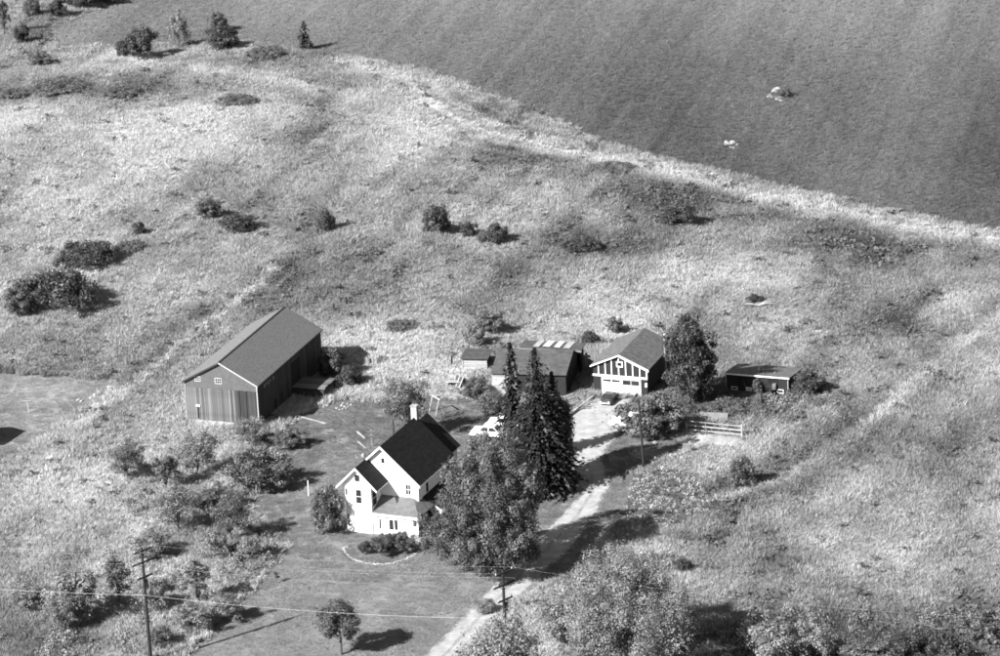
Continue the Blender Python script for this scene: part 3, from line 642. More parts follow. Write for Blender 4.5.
# ---- back shed with tin roof sheets
A = at_z(519.6, 348, 3.0); B = at_z(581.3, 351, 3.0); C_ = at_z(593.7, 343, 3.35)
th = math.atan2(B[1]-A[1], B[0]-A[0]); wd = float(np.hypot(*(B-A)[:2])); dp = float((C_-B)[:2]@np.array([-math.sin(th), math.cos(th)])); dp = min(dp, 6)
fr = (A[0], A[1], th); hz_ = float(height(A[0], A[1]))
T = thing('tin_roof_shed', (A[0], A[1], 0), th, 'open sided shed with bright tin sheets on its flat roof, behind the long shed', 'shed')
MB().prism([(0, 3.0), (dp, 3.3), (dp, 3.18), (0, 2.88)], 'x', 0, wd).build('roof', 'tarpaper', T)
MB().box(-.02, wd+.02, -.04, -.003, 2.82, 3.02).build('fascia', 'greyboard', T)
MB().box(.2, wd-.2, dp-.4, dp-.2, 0, 3.1).build('back_wall', 'garagewall', T)
for a in (.3, wd-.3): MB().box(a-.08, a+.08, .3, dp-.4, 0, 2.8).build('side_wall', 'garagewall', T)
for i in range(6): MB().box(wd-.15+i*.33, wd+.13+i*.33, 1.0, 1.06, 0, 2.3+random.uniform(-.2, .2)).build('board', 'greyboard', T)
for i in range(4):
    o = MB().box(-random.uniform(.25, .5), .42, -random.uniform(.7, 1.2), 1.0, 0, .02).build('tin_sheet', 'tinwhite' if i % 3 else 'tin', T); o.location = (2.0+i*1.25, dp*.62, 3.0+.3*.62+.035); o.rotation_euler = (.05*3/dp, 0, random.uniform(-.25, -.05))
FOOT.append(foot(*fr, 0, wd, 0, dp))

# ---- small slatted shed
P0 = G(462.5, 371); fr = (P0[0], P0[1], -.2)
T = thing('corn_crib', P0, -.2, 'small corn crib of pale horizontal slats with a dark flat roof', 'shed')
MB().box(.1, 2.95, .12, 2.7, .25, 1.55).build('inner_wall', 'barndark', T)
for k in range(5): MB().box(.03, 3.02, .02, .08, .28+k*.27, .28+k*.27+.22).build('slat', 'paleboard', T)
for a in (.0, 2.9): MB().box(a, a+.14, -.03, .019, -.05, 1.6).build('post', 'paleboard', T)
MB().box(1.8, 1.92, -.03, .019, -.05, .5).build('post', 'paleboard', T)
MB().prism([(-.25, 1.72), (3.0, 1.85), (3.0, 1.77), (-.25, 1.62)], 'x', -.15, 3.25).build('roof', 'tarpaper', T)

# ---- neighbour's gabled shed just past the left edge: its shadow lies on the mown grass
P0 = G(27, 431); hs = 4.6; ln = hs/math.tan(SUN_EL); ex, ey = P0[0]-ln*math.cos(SUN_DIR), P0[1]-ln*math.sin(SUN_DIR)
T = thing('neighbour_shed', (ex-6.4, ey-2.6, 0), 0, 'small white gabled shed standing beyond the left edge', 'shed')
gable_shape = [(0, 0), (5.2, 0), (5.2, 2.9), (2.6, 4.4), (0, 2.9)]
MB().prism(gable_shape, 'x', 0, 6.2).build('wall', 'siding', T)
MB().prism([(-.3, 2.85), (2.6, 4.6), (5.5, 2.85), (5.5, 2.73), (2.6, 4.47), (-.3, 2.73)], 'x', -.2, 6.4).build('roof', 'roof', T)
# ================================================================== trees, shrubs
def leaves(centers, rad, per, size, r, updir=.4, flat=.75, droop=0., ctone=None):
    C = np.repeat(centers, per, 0); n = len(C); R = np.repeat(rad, per)
    d = r.normal(size=(n, 3)); d /= np.linalg.norm(d, axis=1)[:, None]; q = r.random(n)**.45
    P = C+d*(R*q)[:, None]*np.array([1, 1, flat])
    P[:, 2] -= droop*R*q*r.random(n)
    nrm = d*1.25+np.array([0, 0, updir])+r.normal(size=(n, 3))*.4; nrm /= np.linalg.norm(nrm, axis=1)[:, None]
    u = np.cross(nrm, r.normal(size=(n, 3))); u /= np.linalg.norm(u, axis=1)[:, None]; v = np.cross(nrm, u)
    s = size*np.exp(r.normal(size=n)*.33); a = u*s[:, None]; b = v*(s*.62)[:, None]
    V = np.stack([P-a, P+b-nrm*(s*.18)[:, None], P+a, P-b-nrm*(s*.18)[:, None]], 1).reshape(-1, 3)
    ct = np.repeat(r.random(len(centers)) if ctone is None else ctone, per)
    tone = np.clip(.15+.45*ct+.5*(r.random(n)-.3), 0, 1)
    return V, np.arange(4*n).reshape(-1, 4), tone
def crown_centers(n, rx, rz, zc, r, lobes=7, inner=.35, bottom=-.75, dome=0.):
    L = r.normal(size=(lobes, 3)); L /= np.linalg.norm(L, axis=1)[:, None]; amp = r.random(lobes)*.35
    out = []
    while len(out) < n:
        d = r.normal(size=3); d /= np.linalg.norm(d)
        if d[2] < bottom: continue
        k = .78+sum(a*max(0, d@l)**4 for a, l in zip(amp, L)); k *= (.9+.2*r.random())
        q = inner+(1-inner)*r.random()**.5
        p = d*k*q
        if dome and d[2] < 0: f = 1/max(.35, math.sqrt(1-d[2]**2))**dome; p[0] *= f; p[1] *= f
        if vnoise(p[0]*2.6+40+p[2]*1.7, p[1]*2.6+9+p[2]*2.1) < .26 and q > .6: continue
        out.append((p[0]*rx, p[1]*rx, zc+p[2]*rz))
    return np.array(out)
def make_trunk(h0, r0_, targets, r, lean=.1, n=7, forks=None):
    m = MB(); top = np.array([r.normal()*lean, r.normal()*lean, h0])
    m.tube([(0, 0, -.15), (top[0]*.4, top[1]*.4, h0*.5), tuple(top)], [r0_*1.25, r0_, r0_*.75], n)
    for t in targets:
        midp = top+(t-top)*.5+np.array([0, 0, .12*np.linalg.norm(t-top)])+r.normal(size=3)*.1
        m.tube([tuple(top-np.array([0, 0, .15])), tuple(midp), tuple(t)], [r0_*.5, r0_*.3, r0_*.1], 5)
    return m
SP = {}
def species(key, seed, H, Wd, ncl, per, lsize, mat, clear_=.25, crad=.16, bottom=-.75, updir=.4, droop=0., inner=.35, flat=.75, trunk=True, tr=.05, limbs=6, lobes=7, dome=0.):
    r = np.random.default_rng(seed); zb = H*clear_; rz = (H-zb)/2; zc = zb+rz; rx = Wd/2
    cs = crown_centers(ncl, rx*.92, rz*.92, zc, r, lobes, inner, bottom, dome)
    V, Fq, tn = leaves(cs, crad*Wd*(.6+.7*r.random(len(cs))), per, lsize, r, updir, flat, droop)
    V[:, 2] = np.maximum(V[:, 2], .03)
    cme = fast_mesh(key+'_crown', V, Fq, tn); cme.materials.append(MT[mat])
    tg = cs[r.choice(len(cs), limbs, replace=False)]
    tm = make_trunk(max(H*clear_*1.25, .3), H*tr*.5, tg, r)
    tme = tm.build('trunk', 'bark', None).data; bpy.data.objects.remove([o for o in COL.objects if o.data is tme][0])
    SP[key] = (H, Wd, cme, tme)
def spruce_species(key, seed, H, Wd, mat='needle', lev=46, low=.03, sz=.55):
    r = np.random.default_rng(seed); V = []; Fq = []; tn = []
    for i in range(lev):
        z = H*(low+(1-low)*(i/lev)**.92); R = Wd/2*(1-(z/H))**.72*(.72+.5*r.random())+.10; nb = int(7+10*(1-z/H))
        for b in range(nb):
            a = r.random()*6.283; L = R*(.55+.65*r.random()); k = max(2, int(L/.42)); drop = .3+.4*r.random(); bt = r.random()
            for j in range(k):
                f = (j+.6)/k; c = np.array([math.cos(a)*L*f, math.sin(a)*L*f, z-drop*L*f*f+.10*L*f])
                s = sz*(.55+.7*r.random())*(1.25-.5*f)*(.5+.5*(1-z/H)); u = np.array([math.cos(a+r.normal()*.5), math.sin(a+r.normal()*.5), -.35+r.normal()*.25]); u /= np.linalg.norm(u)
                v = np.cross(u, np.array([r.normal()*.5, r.normal()*.5, 1.])); v /= np.linalg.norm(v); n0 = len(V)
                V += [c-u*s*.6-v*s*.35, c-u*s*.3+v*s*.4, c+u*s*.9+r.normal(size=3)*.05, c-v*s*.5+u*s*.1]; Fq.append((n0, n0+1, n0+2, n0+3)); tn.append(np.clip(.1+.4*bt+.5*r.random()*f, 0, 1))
    cme = fast_mesh(key+'_crown', np.array(V), np.array(Fq), np.array(tn)); cme.materials.append(MT[mat])
    tme = MB().tube([(0, 0, -.1), (0, 0, H*.5), (0, 0, H*.98)], [.22, .13, .03], 7).build('trunk', 'bark').data; bpy.data.objects.remove([o for o in COL.objects if o.data is tme][0])
    SP[key] = (H, Wd, cme, tme)

species('big', 1, 15.0, 13, 230, 400, .105, 'leaf_bright', .0, .10, -1, .5, .6, .5, lobes=14, limbs=9, dome=.75)
species('big_light', 2, 9, 13, 300, 360, .072, 'leaf_light', .04, .095, -1, .6, .3, .35, lobes=12, limbs=9, dome=.5)
for i in range(2): species('round%d' % i, 10+i, 5.5, 4.8, 95, 150, .08, 'leaf_bright', .26, .13, -.9, .4, 0, .4, flat=.9)
for i in range(3): species('orchard%d' % i, 20+i, 5.5, 5.5, 85, 120, .065, 'leaf_mid' if i else 'leaf_light', .16, .13, -.8, .4, .2, .15, limbs=14, lobes=10)
for i in range(2): species('darktree%d' % i, 30+i, 8, 6.5, 130, 180, .10, 'leaf_dark', .04, .12, -1, .3, .2, .4, dome=.5)
for i in range(3): species('bush%d' % i, 40+i, 3.2, 3.8, 70, 140, .065, 'leaf_mid', .02, .14, -.9, .4, .1, .3, tr=.03, dome=.4)
for i in range(2): species('dbush%d' % i, 50+i, 3.2, 3.8, 70, 140, .068, 'leaf_dark', .02, .14, -.9, .4, .1, .35, tr=.03, dome=.4)
for i in range(2): species('lbush%d' % i, 55+i, 3.2, 3.8, 64, 140, .065, 'leaf_light', .02, .15, -.9, .5, .1, .25, tr=.03, dome=.4)
species('hedge', 60, 1.8, 6.5, 150, 90, .07, 'leaf_dark', .0, .08, -.3, .4, .1, .3, tr=.02)
species('hedge_mid', 61, 1.5, 6.5, 130, 80, .07, 'leaf_mid', .0, .08, -.3, .4, .1, .3, tr=.02)
species('thin', 62, 6, 3.6, 70, 60, .08, 'leaf_mid', .12, .14, -.9, .3, 0, .15, limbs=11)
species('sapling', 63, 1.6, .8, 16, 14, .10, 'leaf_mid', .2, .22, -.9, .3, 0, .2, limbs=3)
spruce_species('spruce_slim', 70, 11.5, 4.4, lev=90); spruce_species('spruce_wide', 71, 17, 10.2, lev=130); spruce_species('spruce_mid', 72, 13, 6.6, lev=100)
spruce_species('small_conifer', 73, 4.6, 3.2, mat='leaf_dark', lev=26, sz=.5)

def plant(key, px, pbase, wpx, hpx, label, cat='shrub', name=None, group=None, rz=None):
    """px, pbase: pixel of the foot of the plant; wpx, hpx: its size in the photograph"""
    P = G(px, pbase); sx, sz = scale_at(P); H, Wd, cme, tme = SP[key]; kx, kz = wpx/sx/Wd, hpx/sz/H
    o = thing(name or {'tree': 'tree', 'shrub': 'shrub', 'conifer': 'spruce_tree', 'bush': 'shrub'}.get(cat, 'shrub'), P, random.random()*6.28 if rz is None else rz, label, cat, group)
    o.scale = (kx, kx, kz)
    put('crown', cme, None, o); put('trunk', tme, None, o); return o
PL = [
 # around the house
 ('big', 497, 574, 104, 138, 'huge glossy leaved tree between the white house and the driveway', 'tree'),
 ('spruce_slim', 515, 466, 44, 123, 'slim dark spruce, left one of the group above the drive', 'conifer'),
 ('spruce_wide', 540, 490, 88, 141, 'tallest wide dark spruce reaching down to the driveway bend', 'conifer'),
 ('spruce_mid', 556, 484, 56, 112, 'dark spruce on the right of the group, nearest the garage', 'conifer'),
 ('round1', 556, 478, 44, 96, 'broadleaf tree with light leaves growing among the spruces', 'tree'),
 ('orchard1', 407, 438, 56, 66, 'leafy tree standing behind the black house roof', 'tree'),
 ('bush0', 329, 533, 42, 48, 'rounded shrub against the left end of the white house', 'shrub'),
 ('dbush0', 386, 555, 34, 22, 'low dark shrub in front of the enclosed porch', 'shrub'),
 ('dbush1', 366, 553, 20, 12, 'small dark shrub inside the curved front path', 'shrub'),
 ('bush1', 404, 552, 26, 22, 'small shrub by the porch steps', 'shrub'),
 ('round0', 341, 655, 50, 57, 'young round headed tree alone on the front lawn', 'tree'),
 ('sapling', 277, 583, 7, 13, 'tiny staked sapling on the lawn left of centre', 'sapling'),
 # garage and coop
 ('darktree0', 690, 404, 62, 84, 'dense dark tree against the right side of the garage', 'tree'),
 ('darktree1', 704, 398, 24, 22, 'lower dark tree between the garage tree and the coop', 'tree'),
 ('bush2', 652, 438, 66, 46, 'spreading bush in front of the garage by the lamp pole', 'shrub'),
 ('dbush1', 672, 434, 36, 34, 'darker bush on the right of the lamp pole bush', 'shrub'),
 ('dbush0', 810, 394, 40, 24, 'dark bush at the right end of the coop', 'shrub'),
 ('hedge_mid', 722, 414, 56, 10, 'low leafy hedge between the coop and the garden rail', 'shrub'),
 ('thin', 757, 399, 12, 24, 'thin shrub growing up in front of the coop wall', 'shrub'),
 ('bush0', 742, 488, 32, 32, 'lone bush in the meadow right of the garden rail', 'shrub'),
 ('dbush0', 682, 572, 20, 15, 'small dark bush in pale grass below the vegetable garden', 'shrub'),
 # behind the sheds
 ('bush1', 487, 335, 34, 26, 'leafy bush on the slope above the corn crib', 'shrub'),
 ('lbush0', 474, 348, 26, 26, 'pale leaved bush directly above the corn crib', 'shrub'),
 ('lbush1', 500, 356, 18, 16, 'small pale bush at the upper left of the long shed', 'shrub'),
 ('bush2', 478, 398, 32, 22, 'weedy bush between the lumber piles and the long shed', 'shrub'),
 ('bush0', 492, 414, 34, 24, 'loose bush at the foot of the slim spruce', 'shrub'),
 ('bush1', 614, 335, 20, 20, 'small bush behind the garage roof', 'shrub'),
 ('dbush1', 590, 345, 22, 14, 'dark bush behind the tin roof shed', 'shrub'),
 # barn
 ('dbush0', 334, 380, 34, 34, 'dark bush at the far right corner of the barn', 'shrub'),
 ('dbush1', 350, 386, 30, 22, 'lower dark bush beside the barn corner bush', 'shrub'),
 ('orchard0', 250, 446, 46, 34, 'pale leaved tree at the front right corner of the barn', 'tree'),
 ('bush1', 262, 488, 64, 42, 'wide spreading bush below the barn, left of the farmyard', 'shrub'),
 ('orchard0', 196, 478, 54, 54, 'pale orchard tree standing just in front of the barn', 'tree'),
 ('orchard1', 128, 480, 46, 42, 'round orchard tree farthest left below the barn', 'tree'),
 ('thin', 166, 492, 34, 44, 'slender orchard tree between the two front orchard trees', 'tree'),
 ('orchard0', 178, 532, 58, 50, 'low branching orchard tree in the middle of the rough grass', 'tree'),
 ('orchard1', 232, 542, 48, 52, 'orchard tree at the edge of the lawn, left of the house', 'tree'),
 ('thin', 200, 604, 36, 50, 'slender tree leaning over the rough grass above the power pole', 'tree'),
 ('lbush1', 190, 632, 46, 30, 'bush at the lawn edge right of the power pole', 'shrub'),
 ('bush0', 162, 648, 30, 22, 'small bush at the foot of the power pole', 'shrub'),
 ('lbush0', 78, 622, 70, 52, 'broad loose bush left of the power pole', 'shrub'),
 ('orchard0', 60, 636, 40, 46, 'tangled small tree at the lower left corner', 'tree'),
 ('thin', 118, 606, 34, 60, 'thin tree just left of the power pole', 'tree'),
 ('lbush1', 226, 622, 40, 30, 'pale bush on the lawn edge below the orchard', 'shrub'),
 ('lbush0', 152, 560, 46, 30, 'pale leafy scrub in the rough grass above the power pole top', 'shrub'),
 ('lbush1', 214, 558, 36, 30, 'pale scrub at the lawn edge below the lowest orchard trees', 'shrub'),
 ('lbush0', 252, 560, 30, 26, 'pale scrub clump nearest the lawn, left of the front path', 'shrub'),
 ('bush1', 212, 512, 40, 26, 'leafy scrub between the orchard trees left of the yard', 'shrub'),
 ('lbush1', 150, 612, 40, 34, 'pale scrub right behind the power pole shaft', 'shrub'),
 ('lbush0', 30, 610, 46, 26, 'pale scrub near the left edge below the cable', 'shrub'),
 ('bush2', 290, 448, 36, 20, 'low scrub between the barn and the yard planks', 'shrub'),
 # foreground right of the drive
 ('big_light', 618, 668, 136, 108, 'large pale leaved tree in the bottom centre foreground', 'tree'),
 ('orchard0', 500, 708, 96, 106, 'pale leaved tree at the bottom beside the driveway and power pole', 'tree'),
 ('lbush0', 560, 640, 60, 40, 'pale bush between the two bottom foreground trees', 'shrub'),
 ('lbush1', 485, 612, 26, 14, 'small bush on the driveway edge left of the right power pole', 'shrub'),
 ('lbush0', 775, 668, 62, 48, 'pale bush at the bottom edge, left one of two on the right', 'shrub'),
 ('lbush1', 812, 664, 46, 50, 'pale bush at the bottom edge, right one of the pair', 'shrub'),
 ('bush1', 862, 668, 60, 30, 'low dark bush at the bottom edge further right', 'shrub'),
 ('bush2', 985, 640, 60, 36, 'bush at the bottom right corner', 'shrub'),
 ('hedge', 925, 662, 90, 26, 'low dark thicket along the bottom right edge', 'shrub'),
 # mid field
 ('dbush0', 436, 236, 33, 34, 'biggest dark bush in the middle of the meadow', 'shrub'),
 ('dbush1', 327, 234, 22, 26, 'round dark bush left of the biggest meadow bush', 'shrub'),
 ('dbush1', 469, 239, 20, 18, 'small dark bush just right of the biggest meadow bush', 'shrub'),
 ('dbush0', 498, 244, 26, 23, 'dark bush farthest right of the meadow row', 'shrub'),
 ('bush0', 484, 243, 18, 12, 'low bush between the two right meadow bushes', 'shrub'),
 ('bush2', 207, 219, 28, 24, 'bush on the left of the pair above the barn', 'shrub'),
 ('dbush0', 237, 234, 44, 22, 'low wide dark bush right of the pair above the barn', 'shrub'),
 ('dbush1', 140, 236, 16, 15, 'small dark bush alone in the left meadow', 'shrub'),
 ('hedge', 90, 264, 76, 18, 'long low thicket in the left meadow', 'shrub'),
 ('hedge', 62, 306, 88, 32, 'wide dark thicket by the dead tree, left meadow', 'shrub'),
 ('bush1', 18, 316, 40, 32, 'leafy thicket at the left edge of the meadow', 'shrub'),
 ('hedge_mid', 130, 252, 40, 10, 'low fringe of brush right of the long thicket', 'shrub'),
 ('dbush0', 681, 226, 44, 22, 'dark hollow bush under the crop field edge', 'shrub'),
 ('hedge', 585, 252, 40, 12, 'low dark brush in a dip of the meadow', 'shrub'),
 ('dbush1', 755, 303, 22, 9, 'small dark bush beside the white fallen branches', 'shrub'),
 ('hedge_mid', 400, 330, 40, 9, 'low brush on the slope right of the barn', 'shrub'),
 # field edge, top left
 ('dbush0', 144, 60, 36, 36, 'round dark bush on the field edge, top left', 'shrub'),
 ('dbush1', 124, 57, 20, 18, 'small dark bush touching the left of the round one', 'shrub'),
 ('lbush1', 179, 48, 24, 39, 'pale slender bush right of the round dark bush', 'shrub'),
 ('dbush1', 224, 50, 40, 26, 'wide dark bush on the field edge, third from left', 'shrub'),
 ('bush1', 218, 32, 22, 22, 'leafy bush rising behind the wide dark bush', 'shrub'),
 ('small_conifer', 305, 51, 22, 31, 'small lone conifer on the field edge', 'conifer'),
 ('dbush0', 22, 44, 20, 22, 'small dark bush near the top left corner', 'shrub'),
 ('thin', 4, 36, 16, 44, 'thin tree at the very top left corner', 'tree'),
 ('dbush1', 58, 18, 24, 22, 'dark bush at the top edge near the left corner', 'shrub'),
 ('bush0', 32, 16, 22, 20, 'leafy bush at the top edge in the left corner', 'shrub'),
 ('hedge', 82, 8, 40, 16, 'dark hedge along the top edge at left', 'shrub'),
 ('hedge', 108, 3, 36, 12, 'dark hedge end along the top edge', 'shrub'),
 ('bush2', 40, 66, 26, 16, 'low bush in the grass near the top left corner', 'shrub'),
 ('hedge_mid', 60, 92, 70, 9, 'long dark brush bank in the upper left meadow', 'shrub'),
 ('hedge_mid', 120, 96, 50, 8, 'brush bank right of the long dark one', 'shrub'),
 ('hedge_mid', 12, 98, 40, 8, 'dark brush bank at the left edge', 'shrub'),
 ('hedge_mid', 265, 58, 50, 10, 'brush below the field edge left of the conifer', 'shrub'),
 ('hedge_mid', 235, 104, 50, 7, 'low brush in the upper meadow below the field bushes', 'shrub'),
 ('hedge_mid', 610, 172, 60, 6, 'low brush strip under the crop field edge', 'shrub'),
 ('hedge_mid', 532, 162, 40, 5, 'dark brush strip left of the crop field edge', 'shrub'),
 ('bush0', 784, 97, 18, 10, 'tiny bush on the stone heap in the crop field', 'shrub'),
]
for q in PL: plant(*q)
# ================================================================== vehicles
def make_car(px, py, rz, paint, label, L=4.7, Wd=1.8):
    P = G(px, py); T = thing('parked_car', (P[0], P[1], .02), rz, label, 'car')
    h = Wd/2
    def loft(prof, w0, w1, z0, z1):       # side outline, narrower at its top
        vs = []; n = len(prof)
        for s in (-1, 1):
            for x, z in prof: k = (z-z0)/(z1-z0); vs.append((x, s*(w0+(w1-w0)*k), z))
        return MB().add(vs, [tuple(range(n)), tuple(range(2*n-1, n-1, -1))]+[(i, (i+1) % n, n+(i+1) % n, n+i) for i in range(n)])
    loft([(-2.3, .35), (2.3, .35), (2.35, .6), (2.25, .86), (1.0, .95), (-1.35, .95), (-2.2, .90), (-2.35, .62)], h, h*.93, .35, .95).build('body', paint, T, bevel=.05)
    loft([(-1.25, .93), (.95, .93), (.42, 1.40), (-.85, 1.42)], h*.92, h*.72, .93, 1.42).build('cabin_glass', 'glass', T, bevel=.02)
    loft([(-.98, 1.33), (.55, 1.33), (.40, 1.45), (-.85, 1.47)], h*.78, h*.70, 1.33, 1.47).build('car_roof', paint, T, bevel=.03)
    for x0, x1 in ((.95, .42), (-1.25, -.85), (-.15, -.15)):
        for s in (-1, 1): MB().beam((x0, s*h*.915, .94), (x1, s*h*.735, 1.40), .07).build('pillar', paint, T)
    for x in (-1.4, 1.42):
        for s in (-1, 1):
            t = MB().tube([(x, s*(h-.2), .33), (x, s*(h+.01), .33)], .33, 14).build('wheel', 'tyre', T); MB().tube([(x, s*(h+.005), .33), (x, s*(h+.03), .33)], .19, 12).build('hubcap', 'chrome', t)
    for x in (-2.4, 2.4): MB().box(x-.06, x+.06, -h*.96, h*.96, .42, .56).build('bumper', 'chrome', T, bevel=.02)
    for s in (-1, 1): MB().tube([(2.28, s*h*.7, .7), (2.37, s*h*.7, .7)], .11, 10).build('headlight', 'white', T); MB().box(-2.37, -2.28, s*h*.75-.12, s*h*.75+.12, .65, .78).build('tail_light', 'metal', T)
    return T
make_car(508, 428, -.25, 'carwhite', 'white sedan by the slim spruce, upper one of the two in the yard')
make_car(492, 437, -.32, 'carwhite', 'white sedan nosing out behind the big tree, lower one of two')
make_car(609, 401.5, -.36-math.pi/2, 'cardark', 'dark small car parked nose out before the white garage door').scale = (.7, .8, .7)
make_car(631, 427, -.30+math.pi, 'carlight', 'pale car half hidden by the bush in front of the garage')

# ================================================================== poles and wires
def power_pole(px, py, H, label, yaw):
    P = G(px, py); T = thing('power_pole', P, yaw, label, 'utility pole')
    MB().tube([(0, 0, -.5), (0, 0, H*.5), (0, 0, H)], [.20, .165, .12], 10).build('pole_shaft', 'polewood', T)
    pts = []
    for z, hwid in ((H-.25, 1.15), (H-1.45, 1.45), (H-3.0, .95)):
        a = MB().beam((-hwid, -.16, z), (hwid, -.16, z), .12, .14).build('crossarm', 'polewood', T)
        for x in (-hwid+.08, hwid-.08):
            MB().tube([(x, -.16, z+.07), (x, -.16, z+.17), (x, -.16, z+.27)], [.05, .075, .04], 7).build('insulator', 'porcelain', a); pts.append((x, -.16, z+.25))
        for s in (-1, 1): MB().beam((s*hwid*.55, -.10, z-.03), (0, -.10, z-.55), .05).build('brace', 'metal', T)
    MB().tube([(.22, -.05, H-4.2), (.22, -.05, H-3.4)], .17, 9).build('junction_can', 'metal', T)
    c, s = math.cos(yaw), math.sin(yaw)
    return [np.array([P[0]+x*c-y*s, P[1]+x*s+y*c, z]) for x, y, z in pts]+[np.array([P[0], P[1]-.2, H-4.9])]
pA = power_pole(151, 664, 12.3, 'tall dark power pole with crossarms at the lower left', .78)
pB = power_pole(508, 689, 12.3, 'dark power pole with crossarms rising from the tree beside the driveway', .78)
def wire(a, b, sag, label, r=.018, name='overhead_wire', group=None):
    n = 24; mid = [tuple(a+(b-a)*i/n-np.array([0, 0, sag*4*(i/n)*(1-i/n)])) for i in range(n+1)]
    return tag(MB().tube(mid, r, 5).build(name, 'wire', None), label, 'wire', group)
dirn = pA[-1]-pB[-1]; dirn[2] = 0
names = ['uppermost far', 'uppermost near', 'second crossarm far', 'second crossarm near']
for i in range(4):
    wire(pA[i], pB[i], .55, 'faint %s wire strung between the two power poles' % names[i], r=.003)
    wire(pA[i]+dirn, pA[i], .55, 'faint %s wire running left from the lower left power pole' % names[i], r=.003)
wire(pA[-1], pB[-1], .55, 'bright telephone cable between the two power poles across the lawn', r=.009)
wire(pA[-1]+dirn, pA[-1], .4, 'bright telephone cable running left from the lower left power pole', r=.009)
hs_ = np.array([*G(560, 574)[:2], 5.6])
wire(pB[1], pB[1]-dirn*2.2, 2.2, 'faint wire running right from the driveway power pole', r=.003)

P0 = G(644, 470)
T = thing('lamp_pole', P0, 0, 'slim dark yard pole with a white lamp arm below the garage', 'lamp pole')
MB().tube([(.0, 0, -.3), (-.15, 0, 4), (-.35, 0, 8.2)], [.15, .12, .09], 8).build('pole_shaft', 'polewood', T)
MB().beam((-.3, 0, 6.7), (-1.25, -.3, 6.95), .07).build('lamp_arm', 'white', T); MB().tube([(-1.25, -.3, 6.6), (-1.25, -.3, 6.85), (-1.25, -.3, 7.0)], [.26, .2, .08], 10).build('lamp_shade', 'white', T)

# clothes-line posts
P0 = G(372, 447); T = thing('clothes_pole', P0, .2, 'grey clothes pole with two short crossbars behind the house', 'post')
MB().beam((0, 0, -.1), (0, 0, 2.1), .12).build('post', 'greyboard', T)
for z, hwid in ((1.95, .5), (1.35, .35)): MB().beam((-hwid, -.09, z), (hwid, -.09, z), .08).build('crossbar', 'greyboard', T)
P0 = G(29, 413.5); T = thing('clothes_pole', P0, .1, 'white clothes pole with a crossbar on the left lawn', 'post')
MB().beam((0, 0, -.1), (-.1, 0, 1.6), .07).build('post', 'offwhite', T); MB().beam((-.5, -.08, 1.6), (.35, -.08, 1.6), .05).build('crossbar', 'offwhite', T)
# posts
for px, py, h, lab, mt in ((334, 313, 9, 'dark fence post on the slope, left one of the two above the barn', 'polewood'), (346.5, 307, 10, 'dark fence post on the slope, right one of the two above the barn', 'polewood'),
                       (704.5, 404, 16, 'tall grey post between the garage tree and the coop', 'greyboard'), (761.5, 407, 15, 'dark post standing in the grass in front of the coop', 'polewood'),
                       (308.5, 496, 15, 'thin white stake in the yard left of the house', 'white'), (378, 312, 8, 'thin post in the meadow right of the two dark ones', 'greyboard'), (370.5, 366, 7, 'short dark post below the slope right of the barn', 'polewood'),
                       (452, 366, 10, 'thin post left of the corn crib', 'polewood'), (727, 402, 5, 'stubby post near the coop corner', 'greyboard')):
    P0 = G(px, py); sz = scale_at(P0)[1]; H = h/sz; T = thing('post', P0, random.random(), lab, 'post')
    rr = .14 if mt != 'white' else .06
    MB().tube([(0, 0, -.2), (.02, 0, H*.5), (.03, .02, H)], [rr, rr*.9, rr*.8], 7).build('post_shaft', mt, T)
    MB().tube([(.03, .02, H), (.03, .02, H+.06)], [rr*.8, rr*.3], 7).build('post_top', mt, T)

# ================================================================== garden rail and yard clutter
PA, PB = G(686.5, 433), G(742, 438.5); d = PB-PA; ln = float(np.hypot(*d[:2])); th = math.atan2(d[1], d[0])
T = thing('garden_rail', PA, th, 'pale wooden two rail trellis at the edge of the garden', 'fence')
for a in (0, ln): MB().box(a-.07, a+.07, -.07, .07, -.1, 1.65).build('post', 'paleboard', T)
for a in (ln*.35, ln*.68): MB().box(a-.04, a+.04, -.04, .04, -.1, 1.5).build('post', 'greyboard', T)
for z in (.5, 1.0, 1.5): MB().box(-.1, ln+.1, -.11, -.072, z-.05, z+.05).build('rail', 'paleboard', T)
PA, PB = G(690, 446), G(726, 449); d = PB-PA; ln = float(np.hypot(*d[:2]))
T = thing('log', PA, math.atan2(d[1], d[0]), 'long pale log lying on the ground below the garden trellis', 'log'); MB().tube([(0, 0, .15), (ln*.5, .05, .16), (ln, 0, .13)], [.17, .16, .12], 8).build('log_trunk', 'paleboard', T); MB().tube([(ln*.4, 0, .25), (ln*.45, .1, .5)], [.06, .04], 6).build('branch_stub', 'bark', T)
P0 = G(697, 422.5); T = thing('cold_frame', P0, -.2, 'pale ridged hutch with a dark open end behind the garden trellis', 'hutch')
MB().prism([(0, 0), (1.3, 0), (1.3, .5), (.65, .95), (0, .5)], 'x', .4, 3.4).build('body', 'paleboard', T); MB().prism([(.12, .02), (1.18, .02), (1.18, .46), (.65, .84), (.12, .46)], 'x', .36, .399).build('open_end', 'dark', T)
MB().prism([(-.1, .47), (.65, 1.02), (1.4, .47), (1.4, .41), (.65, .96), (-.1, .41)], 'x', .3, 3.5).build('cover', 'greyboard', T)
